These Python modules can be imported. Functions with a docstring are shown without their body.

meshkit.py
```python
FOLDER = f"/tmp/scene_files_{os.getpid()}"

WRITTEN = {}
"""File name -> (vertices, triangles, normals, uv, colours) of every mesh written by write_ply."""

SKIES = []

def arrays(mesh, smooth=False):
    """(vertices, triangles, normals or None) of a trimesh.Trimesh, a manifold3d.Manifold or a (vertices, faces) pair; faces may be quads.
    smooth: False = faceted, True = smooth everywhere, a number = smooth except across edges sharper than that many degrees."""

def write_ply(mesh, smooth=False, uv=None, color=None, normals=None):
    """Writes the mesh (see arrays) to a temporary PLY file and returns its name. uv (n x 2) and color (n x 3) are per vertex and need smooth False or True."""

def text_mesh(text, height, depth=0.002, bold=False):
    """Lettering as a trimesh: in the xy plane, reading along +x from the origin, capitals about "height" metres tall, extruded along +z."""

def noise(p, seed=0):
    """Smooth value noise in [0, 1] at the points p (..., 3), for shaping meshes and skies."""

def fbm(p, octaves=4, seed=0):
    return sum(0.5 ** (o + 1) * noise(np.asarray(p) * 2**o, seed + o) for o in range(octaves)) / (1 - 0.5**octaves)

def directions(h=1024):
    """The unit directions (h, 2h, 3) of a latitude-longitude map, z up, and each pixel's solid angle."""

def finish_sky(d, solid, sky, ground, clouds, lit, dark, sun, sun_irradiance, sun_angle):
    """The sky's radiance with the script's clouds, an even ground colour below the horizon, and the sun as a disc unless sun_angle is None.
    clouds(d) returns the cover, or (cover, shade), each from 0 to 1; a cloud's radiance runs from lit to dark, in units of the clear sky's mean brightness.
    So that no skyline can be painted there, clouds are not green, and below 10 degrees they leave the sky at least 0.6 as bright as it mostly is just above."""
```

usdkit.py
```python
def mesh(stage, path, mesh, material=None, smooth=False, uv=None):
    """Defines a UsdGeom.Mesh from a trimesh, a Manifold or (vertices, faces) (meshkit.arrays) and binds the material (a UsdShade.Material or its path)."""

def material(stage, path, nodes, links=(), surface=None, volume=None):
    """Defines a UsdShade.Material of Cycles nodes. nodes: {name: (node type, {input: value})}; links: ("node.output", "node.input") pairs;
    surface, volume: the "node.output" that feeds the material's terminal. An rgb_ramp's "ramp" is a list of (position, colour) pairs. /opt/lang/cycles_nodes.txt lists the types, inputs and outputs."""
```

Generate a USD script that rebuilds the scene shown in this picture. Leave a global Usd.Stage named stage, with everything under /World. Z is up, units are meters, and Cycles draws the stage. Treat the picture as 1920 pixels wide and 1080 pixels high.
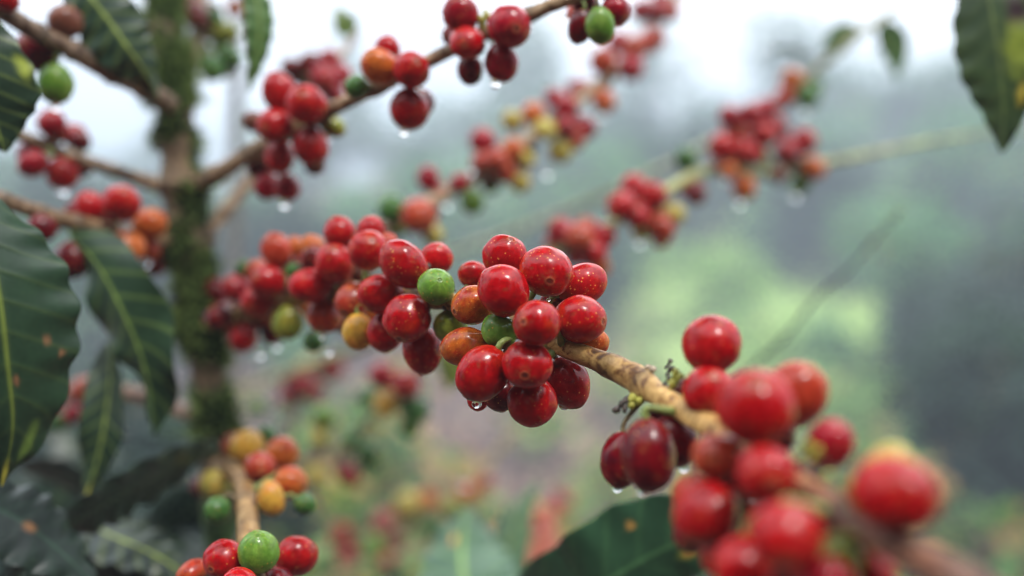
import math, random
import numpy as np
import trimesh
import usdkit, meshkit
from pxr import Usd, UsdGeom, UsdLux, UsdShade, Gf, Sdf, Vt

random.seed(7)
rng = np.random.default_rng(7)
stage = Usd.Stage.CreateInMemory()
UsdGeom.SetStageUpAxis(stage, 'Z')
UsdGeom.SetStageMetersPerUnit(stage, 1.0)
UsdGeom.Xform.Define(stage, '/World')
UsdGeom.Scope.Define(stage, '/World/Looks')

# ------------------------------------------------------------------ camera, sky, sun, exposure
EYE = np.array([0.0, 0.0, 1.0])
FOCUS = 0.325
cam = UsdGeom.Camera.Define(stage, '/World/camera')
cam.CreateHorizontalApertureAttr(36.0)
cam.CreateVerticalApertureAttr(20.25)
cam.CreateFocalLengthAttr(35.0)
cam.CreateFStopAttr(2.8)
cam.CreateFocusDistanceAttr(FOCUS)
cam.CreateClippingRangeAttr(Gf.Vec2f(0.02, 2000.0))
cam.CreateExposureAttr(1.2)
UsdGeom.Xformable(cam).AddTransformOp().Set(Gf.Matrix4d(1, 0, 0, 0, 0, 0, 1, 0, 0, -1, 0, 0, *EYE, 1))

SUN_EL, SUN_AZ = math.radians(58), math.radians(152)      # azimuth from +y towards +x: high on the right
sun_dir = np.array([math.sin(SUN_AZ) * math.cos(SUN_EL), math.cos(SUN_AZ) * math.cos(SUN_EL), math.sin(SUN_EL)])
SKY = 0.10
usdkit.material(stage, '/World/Looks/overcast_sky', {
    'tc': ('texture_coordinate', {}),
    'xyz': ('separate_xyz', {}), 'up': ('rgb_ramp', {'ramp': [(0.0, (0.066, 0.076, 0.088)), (0.12, (0.088, 0.098, 0.110)), (0.22, (0.16, 0.172, 0.185)), (0.35, (0.36, 0.37, 0.385)), (0.65, (0.66, 0.665, 0.67)), (1.0, (1.0, 1.0, 1.0))]}), 'cie': ('mix_color', {'blend_type': 'multiply', 'fac': 1.0, 'use_clamp': False}),
    'sky': ('sky_texture', {'sky_type': 'single_scattering', 'sun_disc': False, 'sun_elevation': SUN_EL, 'sun_rotation': SUN_AZ, 'aerosol_density': 2.0}),
    'n': ('noise_texture', {'scale': 1.6, 'detail': 4.0, 'roughness': 0.5}),
    'r': ('rgb_ramp', {'ramp': [(0.25, (0.93, 0.93, 0.93)), (0.6, (1, 1, 1))]}),
    'c': ('rgb_ramp', {'ramp': [(0.36, (13.5, 14.6, 16.0)), (0.62, (25.0, 25.4, 26.0))]}),
    'm': ('mix_color', {'blend_type': 'mix', 'use_clamp': False}),
    'bg': ('background_shader', {'strength': SKY})},
    [('tc.generated', 'n.vector'), ('n.fac', 'r.fac'), ('n.fac', 'c.fac'), ('r.color', 'm.fac'), ('sky.color', 'm.a'), ('tc.generated', 'xyz.vector'), ('xyz.z', 'up.fac'), ('up.color', 'cie.a'), ('c.color', 'cie.b'), ('cie.result', 'm.b'), ('m.result', 'bg.color')],
    surface='bg.background')
dome = UsdLux.DomeLight.Define(stage, '/World/sky')
UsdShade.MaterialBindingAPI.Apply(dome.GetPrim()).Bind(UsdShade.Material.Get(stage, '/World/Looks/overcast_sky'))
dome.GetPrim().SetCustomDataByKey('kind', 'structure')
sun = UsdLux.DistantLight.Define(stage, '/World/sun')
sun.CreateIntensityAttr(0.38)
sun.CreateAngleAttr(11.0)
sun.CreateColorAttr(Gf.Vec3f(1.0, 0.97, 0.92))
sun.CreateNormalizeAttr(True)
zz = sun_dir; xx = np.cross([0, 0, 1], zz); xx /= np.linalg.norm(xx); yy = np.cross(zz, xx)
UsdGeom.Xformable(sun).AddTransformOp().Set(Gf.Matrix4d(*xx, 0, *yy, 0, *zz, 0, 0, 0, 0, 1))

# ------------------------------------------------------------------ helpers
F = 960.0 / (18.0 / 35.0)


def at(px, py, z):
    """The place seen at that point of the photograph, z metres ahead of the camera."""
    return EYE + np.array([(px - 960.0) / F * z, z, -(py - 540.0) / F * z])


taken = {}


def numbered(parent, name):
    k = taken.get((parent, name), 0)
    taken[(parent, name)] = k + 1
    return f'{parent}/{name}' + (f'_{k:03d}' if k else '')


def say(prim, label=None, cat=None, group=None, kind=None):
    for k, v in (('label', label), ('category', cat), ('group', group), ('kind', kind)):
        if v:
            prim.SetCustomDataByKey(k, v)
    return prim


def empty(name, loc=(0, 0, 0), **tags):
    x = UsdGeom.Xform.Define(stage, numbered('/World', name))
    x.AddTranslateOp().Set(Gf.Vec3d(*map(float, loc)))
    say(x.GetPrim(), **tags)
    return x.GetPrim()


def put(name, mesh, look, parent=None, base=None, tint=None, smooth=True, mat=None, **tags):
    """One Mesh prim. base: what is taken off the points (the holder's place). mat: 3x3 and place for a mesh in its own frame."""
    v, f = mesh
    v = np.asarray(v, float)
    if base is not None and mat is None:
        v = v - np.asarray(base)
    path = numbered(str(parent.GetPath()) if parent else '/World', name)
    m = usdkit.mesh(stage, path, (v, np.asarray(f)), f'/World/Looks/{look}', smooth=smooth)
    if tint is not None:
        UsdGeom.PrimvarsAPI(m).CreatePrimvar('tint', Sdf.ValueTypeNames.Color3fArray, 'vertex').Set(Vt.Vec3fArray.FromNumpy(np.asarray(tint, np.float32)))
    if mat is not None:
        R, p = mat
        p = np.asarray(p) - (0 if base is None else np.asarray(base))
        m.AddTransformOp().Set(Gf.Matrix4d(*R[:, 0], 0, *R[:, 1], 0, *R[:, 2], 0, *map(float, p), 1))
    say(m.GetPrim(), **tags)
    return m.GetPrim()


def copy_of(prim, loc, rz=0, s=1.0, **tags):
    x = UsdGeom.Xform.Define(stage, numbered('/World', prim.GetName().rstrip('0123456789_')))
    x.GetPrim().GetReferences().AddInternalReference(prim.GetPath())
    x.ClearXformOpOrder()
    x.GetPrim().GetAttribute('xformOp:translate').Set(Gf.Vec3d(*map(float, loc)))
    ops = [UsdGeom.XformOp(x.GetPrim().GetAttribute('xformOp:translate')), x.AddRotateZOp(), x.AddScaleOp()]
    ops[1].Set(float(rz)); ops[2].Set(Gf.Vec3f(*([float(s)] * 3 if np.ndim(s) == 0 else map(float, s))))
    x.SetXformOpOrder(ops)
    x.GetPrim().SetInstanceable(True)
    say(x.GetPrim(), **tags)
    return x.GetPrim()


def spline(P, n):
    """Points of a smooth line through P (any number of columns)."""
    P = np.asarray(P, float)
    if len(P) == 2:
        return P[0] + (P[1] - P[0]) * np.linspace(0, 1, n)[:, None]
    Q = np.vstack([2 * P[0] - P[1], P, 2 * P[-1] - P[-2]])
    u = np.linspace(0, len(P) - 1 - 1e-9, n)
    i = u.astype(int); t = (u - i)[:, None]
    a, b, c, d = Q[i], Q[i + 1], Q[i + 2], Q[i + 3]
    return 0.5 * (2 * b + (c - a) * t + (2 * a - 5 * b + 4 * c - d) * t * t + (3 * b - a - 3 * c + d) * t ** 3)


def frames(C):
    T = np.gradient(C, axis=0); T /= np.linalg.norm(T, axis=1, keepdims=True)
    N = np.zeros_like(C); n = np.cross(T[0], [0.3, 0.2, 1.0])
    for i in range(len(C)):
        n = n - T[i] * (n @ T[i]); n /= np.linalg.norm(n); N[i] = n
    return T, N, np.cross(T, N)


def tube(C, R, seg=14, bump=0.0, freq=400.0, seed=0):
    """A closed tube along C with radius R; bump roughens it (share of the radius)."""
    C = np.asarray(C, float); R = np.broadcast_to(R, len(C)).astype(float)
    T, N, B = frames(C)
    a = np.linspace(0, 2 * math.pi, seg, endpoint=False)
    ring = np.cos(a)[None, :, None] * N[:, None] + np.sin(a)[None, :, None] * B[:, None]
    V = C[:, None] + ring * R[:, None, None]
    if bump:
        k = 1 + bump * 2 * (meshkit.fbm(V * freq, 3, seed) - 0.5)
        V = C[:, None] + ring * (R[:, None] * k)[..., None]
    n = len(C)
    V = np.vstack([V.reshape(-1, 3), C[0], C[-1]])
    i, j = np.meshgrid(np.arange(n - 1), np.arange(seg), indexing='ij')
    p, q = i * seg + j, i * seg + (j + 1) % seg
    f = np.vstack([np.stack([p, q, q + seg], -1).reshape(-1, 3), np.stack([p, q + seg, p + seg], -1).reshape(-1, 3)])
    j = np.arange(seg)
    f = np.vstack([f, np.stack([np.full(seg, n * seg), (j + 1) % seg, j], -1), np.stack([np.full(seg, n * seg + 1), (n - 1) * seg + j, (n - 1) * seg + (j + 1) % seg], -1)])
    return V, f


def join(parts):
    V, Fc, n = [], [], 0
    for v, f in parts:
        V.append(v); Fc.append(np.asarray(f) + n); n += len(v)
    return np.vstack(V), np.vstack(Fc)


# ------------------------------------------------------------------ materials
def mat(name, nodes, links, surface='p.BSDF', **kw):
    return usdkit.material(stage, f'/World/Looks/{name}', nodes, links, surface=surface, **kw)


mat('cherry_skin', {
    'a': ('attribute', {'attribute': 'tint'}), 'g': ('geometry', {}),
    'v': ('voronoi_texture', {'scale': 620.0}), 'vm': ('map_range', {'from_min': 0.12, 'from_max': 0.24, 'to_min': 1.0, 'to_max': 0.0, 'clamp': True}),
    'n': ('noise_texture', {'scale': 130.0, 'detail': 3.0}), 'nm': ('map_range', {'from_min': 0.44, 'from_max': 0.66, 'to_min': 0.0, 'to_max': 0.7, 'clamp': True}),
    'f': ('math', {'math_type': 'multiply'}),
    'n2': ('noise_texture', {'scale': 420.0, 'detail': 7.0, 'roughness': 0.65}), 'n2m': ('map_range', {'from_min': 0.3, 'from_max': 0.7, 'to_min': 0.66, 'to_max': 1.22}),
    'mul': ('mix_color', {'blend_type': 'multiply', 'fac': 1.0, 'use_clamp': False}),
    'gold': ('mix_color', {'b': (0.62, 0.27, 0.06)}),
    'bp': ('bump', {'strength': 0.06, 'distance': 0.0004}),
    'rr': ('map_range', {'from_min': 0.3, 'from_max': 0.7, 'to_min': 0.08, 'to_max': 0.36}),
    'p': ('principled_bsdf', {'roughness': 0.27, 'ior': 1.42, 'specular_ior_level': 0.3, 'subsurface_weight': 0.08, 'subsurface_scale': 0.002, 'subsurface_radius': (1.0, 0.25, 0.12), 'coat_weight': 0.15, 'coat_roughness': 0.06, 'coat_ior': 1.33})},
    [('g.position', 'v.vector'), ('g.position', 'n.vector'), ('g.position', 'n2.vector'), ('v.distance', 'vm.value'), ('n.fac', 'nm.value'), ('vm.result', 'f.value1'), ('nm.result', 'f.value2'),
     ('n2.fac', 'n2m.value'), ('a.color', 'mul.a'), ('n2m.result', 'mul.b'), ('mul.result', 'gold.a'), ('f.value', 'gold.fac'), ('gold.result', 'p.base_color'), ('n2.fac', 'bp.height'), ('bp.normal', 'p.normal'),
     ('n.fac', 'rr.value'), ('rr.result', 'p.roughness')])


def tinted(name, rough, scale, contrast=0.3, bump=0.3, dist=0.001, translucent=0.0, spec=0.5, **extra):
    nodes = {'a': ('attribute', {'attribute': 'tint'}), 'g': ('geometry', {}),
             'n': ('noise_texture', {'scale': scale, 'detail': 5.0, 'roughness': 0.6}),
             'nm': ('map_range', {'from_min': 0.25, 'from_max': 0.75, 'to_min': 1 - contrast, 'to_max': 1 + contrast}),
             'mul': ('mix_color', {'blend_type': 'multiply', 'fac': 1.0, 'use_clamp': False}),
             'bp': ('bump', {'strength': bump, 'distance': dist}),
             'p': ('principled_bsdf', {'roughness': rough, 'specular_ior_level': spec, **extra})}
    links = [('g.position', 'n.vector'), ('n.fac', 'nm.value'), ('a.color', 'mul.a'), ('nm.result', 'mul.b'), ('mul.result', 'p.base_color'), ('n.fac', 'bp.height'), ('bp.normal', 'p.normal')]
    if translucent:
        nodes |= {'t': ('translucent_bsdf', {}), 'mx': ('mix_closure', {'fac': translucent}),
                  'tc': ('mix_color', {'blend_type': 'multiply', 'fac': 1.0, 'b': (1.6, 1.8, 0.6), 'use_clamp': False})}
        links += [('mul.result', 'tc.a'), ('tc.result', 't.color'), ('p.BSDF', 'mx.closure1'), ('t.BSDF', 'mx.closure2')]
        return mat(name, nodes, links, surface='mx.closure')
    return mat(name, nodes, links)


tinted('stalk_skin', 0.5, 900.0)
tinted('leaf_blade', 0.36, 120.0, 0.22, 0.12, 0.0006, translucent=0.16, spec=0.32)
tinted('bush_leaf', 0.6, 6.0, 0.25, 0.1, 0.002, translucent=0.2, spec=0.15)
tinted('moss_tuft', 0.85, 300.0, 0.4)
tinted('litter', 0.75, 12.0, 0.35, spec=0.2)
tinted('far_trunk', 0.9, 14.0, 0.4, 0.6, 0.02)
mat('branch_bark', {
    'a': ('attribute', {'attribute': 'tint'}), 'g': ('geometry', {}),
    'n': ('noise_texture', {'scale': 190.0, 'detail': 8.0, 'roughness': 0.72, 'distortion': 0.9}),
    'r': ('rgb_ramp', {'ramp': [(0.34, (0.10, 0.06, 0.04)), (0.43, (0.42, 0.28, 0.18)), (0.49, (0.95, 0.88, 0.8)), (0.56, (1.15, 1.15, 1.1)), (0.66, (1.8, 1.9, 2.1))]}),
    'mul': ('mix_color', {'blend_type': 'multiply', 'fac': 1.0, 'use_clamp': False}),
    'n2': ('noise_texture', {'scale': 1400.0, 'detail': 3.0}),
    'bp': ('bump', {'strength': 0.35, 'distance': 0.0006}),
    'p': ('principled_bsdf', {'roughness': 0.48, 'specular_ior_level': 0.45})},
    [('g.position', 'n.vector'), ('g.position', 'n2.vector'), ('n.fac', 'r.fac'), ('a.color', 'mul.a'), ('r.color', 'mul.b'), ('mul.result', 'p.base_color'), ('n2.fac', 'bp.height'), ('bp.normal', 'p.normal')])
mat('trunk_bark', {
    'a': ('attribute', {'attribute': 'tint'}), 'g': ('geometry', {}),
    'n': ('noise_texture', {'scale': 180.0, 'detail': 6.0, 'roughness': 0.7}),
    'r': ('rgb_ramp', {'ramp': [(0.3, (0.35, 0.32, 0.3)), (0.5, (0.9, 0.9, 0.9)), (0.7, (1.5, 1.45, 1.3))]}),
    'mul': ('mix_color', {'blend_type': 'multiply', 'fac': 1.0, 'use_clamp': False}),
    'bp': ('bump', {'strength': 0.8, 'distance': 0.003}),
    'p': ('principled_bsdf', {'roughness': 0.8, 'specular_ior_level': 0.3})},
    [('g.position', 'n.vector'), ('n.fac', 'r.fac'), ('a.color', 'mul.a'), ('r.color', 'mul.b'), ('mul.result', 'p.base_color'), ('n.fac', 'bp.height'), ('bp.normal', 'p.normal')])
mat('clear_water', {'p': ('principled_bsdf', {'base_color': (1, 1, 1), 'roughness': 0.0, 'ior': 1.333, 'transmission_weight': 1.0})}, [])
mat('hill_ground', {
    'g': ('geometry', {}), 'a': ('attribute', {'attribute': 'tint'}),
    'n': ('noise_texture', {'scale': 3.2, 'detail': 8.0, 'roughness': 0.65}),
    'r': ('rgb_ramp', {'ramp': [(0.3, (0.45, 0.45, 0.45)), (0.5, (1, 1, 1)), (0.72, (1.7, 1.65, 1.5))]}),
    'mul': ('mix_color', {'blend_type': 'multiply', 'fac': 1.0, 'use_clamp': False}),
    'bp': ('bump', {'strength': 0.6, 'distance': 0.05}),
    'p': ('principled_bsdf', {'roughness': 0.9, 'specular_ior_level': 0.1})},
    [('g.position', 'n.vector'), ('n.fac', 'r.fac'), ('a.color', 'mul.a'), ('r.color', 'mul.b'), ('mul.result', 'p.base_color'), ('n.fac', 'bp.height'), ('bp.normal', 'p.normal')])
mat('mist', {'v': ('principled_volume', {'color': (0.78, 0.88, 0.98), 'density': 0.0135})}, [], surface=None, volume='v.volume')


# ------------------------------------------------------------------ the hillside
def rise(x, y):
    x, y = np.asarray(x, float), np.asarray(y, float)
    s = np.clip((y - 5) / 14, 0, 1)
    h = 3.1 * s * s * (3 - 2 * s) - 0.10 * np.clip(y - 20, 0, None) ** 1.5
    h = h + 0.03 * np.clip(x, -8, 12) * np.clip((y - 4) / 8, 0, 1)
    h = h + 0.5 * (meshkit.fbm(np.stack([x * 0.12, y * 0.12, 0 * x], -1), 3, 3) - 0.5) * np.clip(y / 10, 0, 1)
    return h + 0.08 * (meshkit.fbm(np.stack([x * 0.9, y * 0.9, 0 * x], -1), 3, 5) - 0.5)


def strip(x0, x1, y0, y1, nx, ny, warp=1.0):
    gx = np.linspace(-1, 1, nx); gx = np.sign(gx) * np.abs(gx) ** warp
    X, Y = np.meshgrid(gx * (x1 - x0) / 2 + (x0 + x1) / 2, y0 + (y1 - y0) * np.linspace(0, 1, ny), indexing='ij')
    V = np.stack([X, Y, rise(X, Y)], -1).reshape(-1, 3)
    i, j = np.meshgrid(np.arange(nx - 1), np.arange(ny - 1), indexing='ij')
    p = i * ny + j
    return V, np.vstack([np.stack([p, p + ny, p + ny + 1], -1).reshape(-1, 3), np.stack([p, p + ny + 1, p + 1], -1).reshape(-1, 3)])


def lush(x, y):
    """0 on bare leaf litter, 1 on the grassy slope."""
    k = meshkit.fbm(np.stack([x * 0.5, y * 0.35, 0 * x], -1), 3, 11)
    return np.clip((x * 0.55 + y * 0.13 - 1.15 + 2.0 * (k - 0.5)) / 1.2, 0, 1)


gv, gf = strip(-24, 24, -9, 27, 161, 201, 1.6)
soil, sward = np.array([0.075, 0.045, 0.038]), np.array([0.21, 0.29, 0.10])
L = lush(gv[:, 0], gv[:, 1])[:, None]
kk = meshkit.fbm(gv * [0.8, 0.5, 0], 3, 17)[:, None]
gt = soil * (1 - L) + sward * L * (0.65 + 0.7 * kk)
put('ground', (gv, gf), 'hill_ground', tint=gt, kind='structure', label='hillside ground of brown leaf litter and pale grass')


def blade_cloud(n, pts, size, tint, up=0.7, fold=0.25, seed=0, droop=0.0):
    """n leaf-like folded blades (4 triangles each) at pts."""
    r = np.random.default_rng(seed)
    d = r.normal(size=(n, 3)); d[:, 2] = d[:, 2] * 0.5 - droop; d /= np.linalg.norm(d, axis=1, keepdims=True)
    u = r.normal(size=(n, 3)) * (1 - up) + [0, 0, up]
    s = np.cross(d, u); s /= np.linalg.norm(s, axis=1, keepdims=True)
    nrm = np.cross(s, d)
    l = (size * r.uniform(0.7, 1.25, n))[:, None]; w = l * 0.24
    A, B = pts - d * l / 2, pts + d * l / 2 - nrm * l * 0.12
    M = pts + 0 * d
    S1, S2 = M + s * w + nrm * l * fold * 0.25, M - s * w + nrm * l * fold * 0.25
    V = np.stack([A, M - nrm * l * 0.02, B, S1, S2], 1).reshape(-1, 3)
    k = (np.arange(n) * 5)[:, None, None]
    f = (np.array([[0, 3, 1], [3, 2, 1], [0, 1, 4], [1, 2, 4]])[None] + k).reshape(-1, 3)
    return V, f, np.repeat(tint, 5, 0)


def crown_points(n, rx, rz, seed, hollow=0.55, lumps=9):
    r = np.random.default_rng(seed)
    c = r.normal(size=(lumps, 3)); c /= np.linalg.norm(c, axis=1, keepdims=True); c *= r.uniform(0.35, 0.75, (lumps, 1))
    p = r.normal(size=(n, 3)); p /= np.linalg.norm(p, axis=1, keepdims=True)
    p = p * (r.uniform(0.3, 1, (n, 1)) ** (1 / 2.5)) * r.uniform(0.35, 0.55, (n, 1)) + c[r.integers(0, lumps, n)]
    return p * [rx, rx, rz]


def greens(n, seed, a, b, dead=0.0):
    r = np.random.default_rng(seed)
    t = r.uniform(0, 1, (n, 1)); c = np.array(a) * (1 - t) + np.array(b) * t
    m = r.uniform(size=n) < dead
    c[m] = np.array([0.22, 0.13, 0.05])
    return c


def make_bush(name, n, rx, rz, size, a, b, seed, label, stem=True, trunk_h=None, cat='bush', group=None, dead=0.02):
    o = empty(name, (0, 0, 0), label=label, cat=cat, group=group)
    lift = trunk_h if trunk_h else rz * 0.95
    p = crown_points(n, rx, rz, seed) + [0, 0, lift]
    p[:, 2] = np.maximum(p[:, 2], 0.12)
    v, f, t = blade_cloud(n, p, size, greens(n, seed + 1, a, b, dead), seed=seed + 2)
    put('crown', (v, f), 'bush_leaf', o, tint=t, smooth=False)
    r = np.random.default_rng(seed + 3)
    h = lift + rz * 0.3
    C = spline([(0, 0, -0.1), (0.05 * rx * r.normal(), 0.05 * rx * r.normal(), h * 0.5), (0.12 * rx * r.normal(), 0.12 * rx * r.normal(), h)], 14)
    v, f = tube(C, np.linspace(1, 0.45, 14) * max(0.018, h * 0.022), 9, 0.2, 4.0)
    put('trunk' if trunk_h else 'stem', (v, f), 'far_trunk', o, tint=np.tile([0.13, 0.10, 0.085], (len(v), 1)))
    limbs = []
    for k in range(5):
        a0 = C[6 + k]; d = r.normal(size=3); d[2] = abs(d[2]) * 0.8; d /= np.linalg.norm(d)
        put('limb', tube(spline([a0, a0 + d * rx * 0.35 + [0, 0, 0.05], a0 + d * rx * 0.75 + [0, 0, rz * 0.1]], 8), np.linspace(1, 0.4, 8) * max(0.009, h * 0.011), 7), 'far_trunk', o, tint=np.tile([0.13, 0.10, 0.085], (16 * 0 + 8 * 7 + 2, 1)))
    return o


def move(o, x, y, s=1.0, dz=0.0):
    o.GetAttribute('xformOp:translate').Set(Gf.Vec3d(float(x), float(y), float(rise(x, y) + dz)))
    return o


def ground_at(px, d):
    return (px - 960) / F * d, d


used = {}


def plant(proto_key, px, d, s, label, cat, group=None, dz=0.0):
    x, y = ground_at(px, d)
    o = protos[proto_key]
    if proto_key not in used:
        used[proto_key] = True
        o.GetAttribute('xformOp:translate').Set(Gf.Vec3d(x, y, float(rise(x, y)) + dz))
        say(o, label, cat, group)
        UsdGeom.Xformable(o).AddScaleOp().Set(Gf.Vec3f(s, s, s))
        return o
    o2 = UsdGeom.Xform.Define(stage, numbered('/World', o.GetName()))
    pr = o2.GetPrim()
    pr.GetReferences().AddInternalReference(o.GetPath())
    o2.ClearXformOpOrder()
    xf = UsdGeom.Xformable(pr)
    t = UsdGeom.XformOp(pr.GetAttribute('xformOp:translate')); t.Set(Gf.Vec3d(x, y, float(rise(x, y)) + dz))
    rz = xf.AddRotateZOp(); rz.Set(float(rng.uniform(0, 360)))
    sc = UsdGeom.XformOp(pr.GetAttribute('xformOp:scale')) if pr.HasAttribute('xformOp:scale') else xf.AddScaleOp()
    sc.Set(Gf.Vec3f(s, s, s))
    xf.SetXformOpOrder([t, rz, sc])
    pr.SetInstanceable(True)
    say(pr, label, cat, group)
    return pr


protos = {
    'dark': make_bush('coffee_bush', 1900, 0.75, 0.95, 0.17, (0.008, 0.018, 0.017), (0.026, 0.050, 0.038), 21, 'x'),
    'mid': make_bush('leafy_bush', 900, 0.8, 0.8, 0.15, (0.04, 0.10, 0.06), (0.10, 0.20, 0.10), 31, 'x'),
    'pale': make_bush('low_shrub', 500, 0.7, 0.45, 0.13, (0.10, 0.20, 0.06), (0.20, 0.30, 0.10), 41, 'x'),
    'tree': make_bush('shade_tree', 1100, 1.35, 1.15, 0.20, (0.025, 0.055, 0.045), (0.06, 0.11, 0.07), 51, 'x', trunk_h=1.05, cat='tree'),
    'tall': make_bush('slender_tree', 600, 0.7, 1.2, 0.17, (0.03, 0.06, 0.05), (0.07, 0.12, 0.08), 61, 'x', trunk_h=1.3, cat='tree'),
    'weed': make_bush('green_weed', 130, 0.24, 0.2, 0.10, (0.04, 0.12, 0.03), (0.20, 0.30, 0.07), 71, 'x', cat='weed', dead=0.25),
}
# the next row of coffee, right behind the photographer: it shades this side of the branches
hedge = make_bush('coffee_shrub', 2600, 0.85, 1.25, 0.17, (0.018, 0.045, 0.02), (0.04, 0.08, 0.03), 91, 'tall dense coffee shrub of the next row, at its left end', cat='coffee shrub', dead=0.0)
move(hedge, -2.3, -0.75)
for hx, hy, hw in [(-1.15, -1.15, 'second from its left end'), (0.05, -1.3, 'in its middle'), (1.25, -1.15, 'second from its right end'), (2.4, -0.7, 'at its right end')]:
    hp = UsdGeom.Xform.Define(stage, numbered('/World', 'coffee_shrub')).GetPrim()
    hp.GetReferences().AddInternalReference(hedge.GetPath())
    hp.GetAttribute('xformOp:translate').Set(Gf.Vec3d(hx, hy, float(rise(hx, hy))))
    hp.SetInstanceable(True)
    say(hp, 'tall dense coffee shrub of the next row, ' + hw, 'coffee shrub')
for a in [
    ('dark', 1885, 3.4, 0.60, 'dark blue green bush at the right edge behind the pale grass', 'bush'),
    ('dark', 1915, 5.2, 0.85, 'dark bush half cut by the right edge of the picture', 'bush'),
    ('dark', 1790, 6.0, 0.72, 'dim bush left of the dark right edge bushes', 'bush'),
    ('mid', 1000, 9.0, 0.95, 'blue green bush behind the sharp red cherries', 'bush'),
    ('mid', 1130, 10.0, 1.0, 'hazy bush behind the blurred cherries right of centre', 'bush'),
    ('mid', 860, 10.5, 1.0, 'hazy bush behind the middle of the blurred upper branch', 'bush'),
    ('mid', 700, 10.0, 0.8, 'hazy bush low behind the left row of cherries', 'bush'),
    ('mid', 1480, 10.5, 1.0, 'grey green bush in the mist under the right blurred cluster', 'bush'),
    ('mid', 1900, 10.0, 1.4, 'tall grey green bush beside the hanging leaf tip', 'bush'),
    ('pale', 1330, 9.0, 1.0, 'pale green shrub on the grass right of the sharp cherries', 'shrub'),
    ('pale', 1480, 7.0, 0.8, 'bright low shrub above the lone round cherry', 'shrub'),
    ('pale', 1640, 5.5, 0.75, 'pale low shrub at the middle of the right grass', 'shrub'),
    ('pale', 1830, 4.6, 0.62, 'pale low shrub in front of the dark right edge bushes', 'shrub'),
    ('mid', 1570, 6.5, 0.5, 'round green bush between the pale shrubs on the right grass', 'bush'),
    ('dark', 1900, 3.6, 0.42, 'small dark plant in the lower right corner', 'plant'),
    ('mid', 1800, 4.2, 0.42, 'small green plant above the lower right corner', 'plant'),
    ('mid', 560, 6.5, 0.5, 'small green plant in the litter right of the mossy trunk', 'plant'),
    ('dark', 140, 3.2, 0.40, 'dark low plant behind the left leaves', 'plant'),
]:
    plant(*a)
for a in [
    ('tree', 1380, 17, 0.85, 'broad grey tree in the mist above the right cluster', 'tree'),
    ('tree', 1720, 16, 1.15, 'broad misty tree beside the hanging leaf', 'tree'),
    ('tree', 1060, 16, 1.0, 'broad misty tree behind the blurred middle branch', 'tree'),
    ('tree', 880, 17.5, 0.95, 'faint broad tree under the white sky left of centre', 'tree'),
    ('tree', 1900, 12, 0.9, 'misty tree at the right edge behind the hanging leaf', 'tree'),
    ('tall', 640, 18, 1.15, 'faint slender tree in white mist behind the young leaf at the top', 'tree'),
    ('tall', 980, 17, 1.35, 'tall pale tree in the mist right of the upper cherries', 'tree'),
    ('tall', 1470, 16.5, 1.3, 'tall pale tree in the mist left of the faint twig', 'tree'),
    ('tree', 1640, 18, 1.1, 'pale broad tree in the mist behind the small hanging leaf', 'tree'),
    ('tall', 1220, 17.5, 1.25, 'slender tree in the mist behind the pale upper twig', 'tree'),
    ('tall', 1560, 18, 0.9, 'slender pale tree behind the two small leaves', 'tree'),
    ('tree', 720, 19, 0.9, 'faint rounded tree between the two upper blurred branches', 'tree'),
    ('tree', 300, 19, 0.7, 'faint tree in white mist behind the mossy trunk', 'tree'),
]:
    plant(*a)
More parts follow.
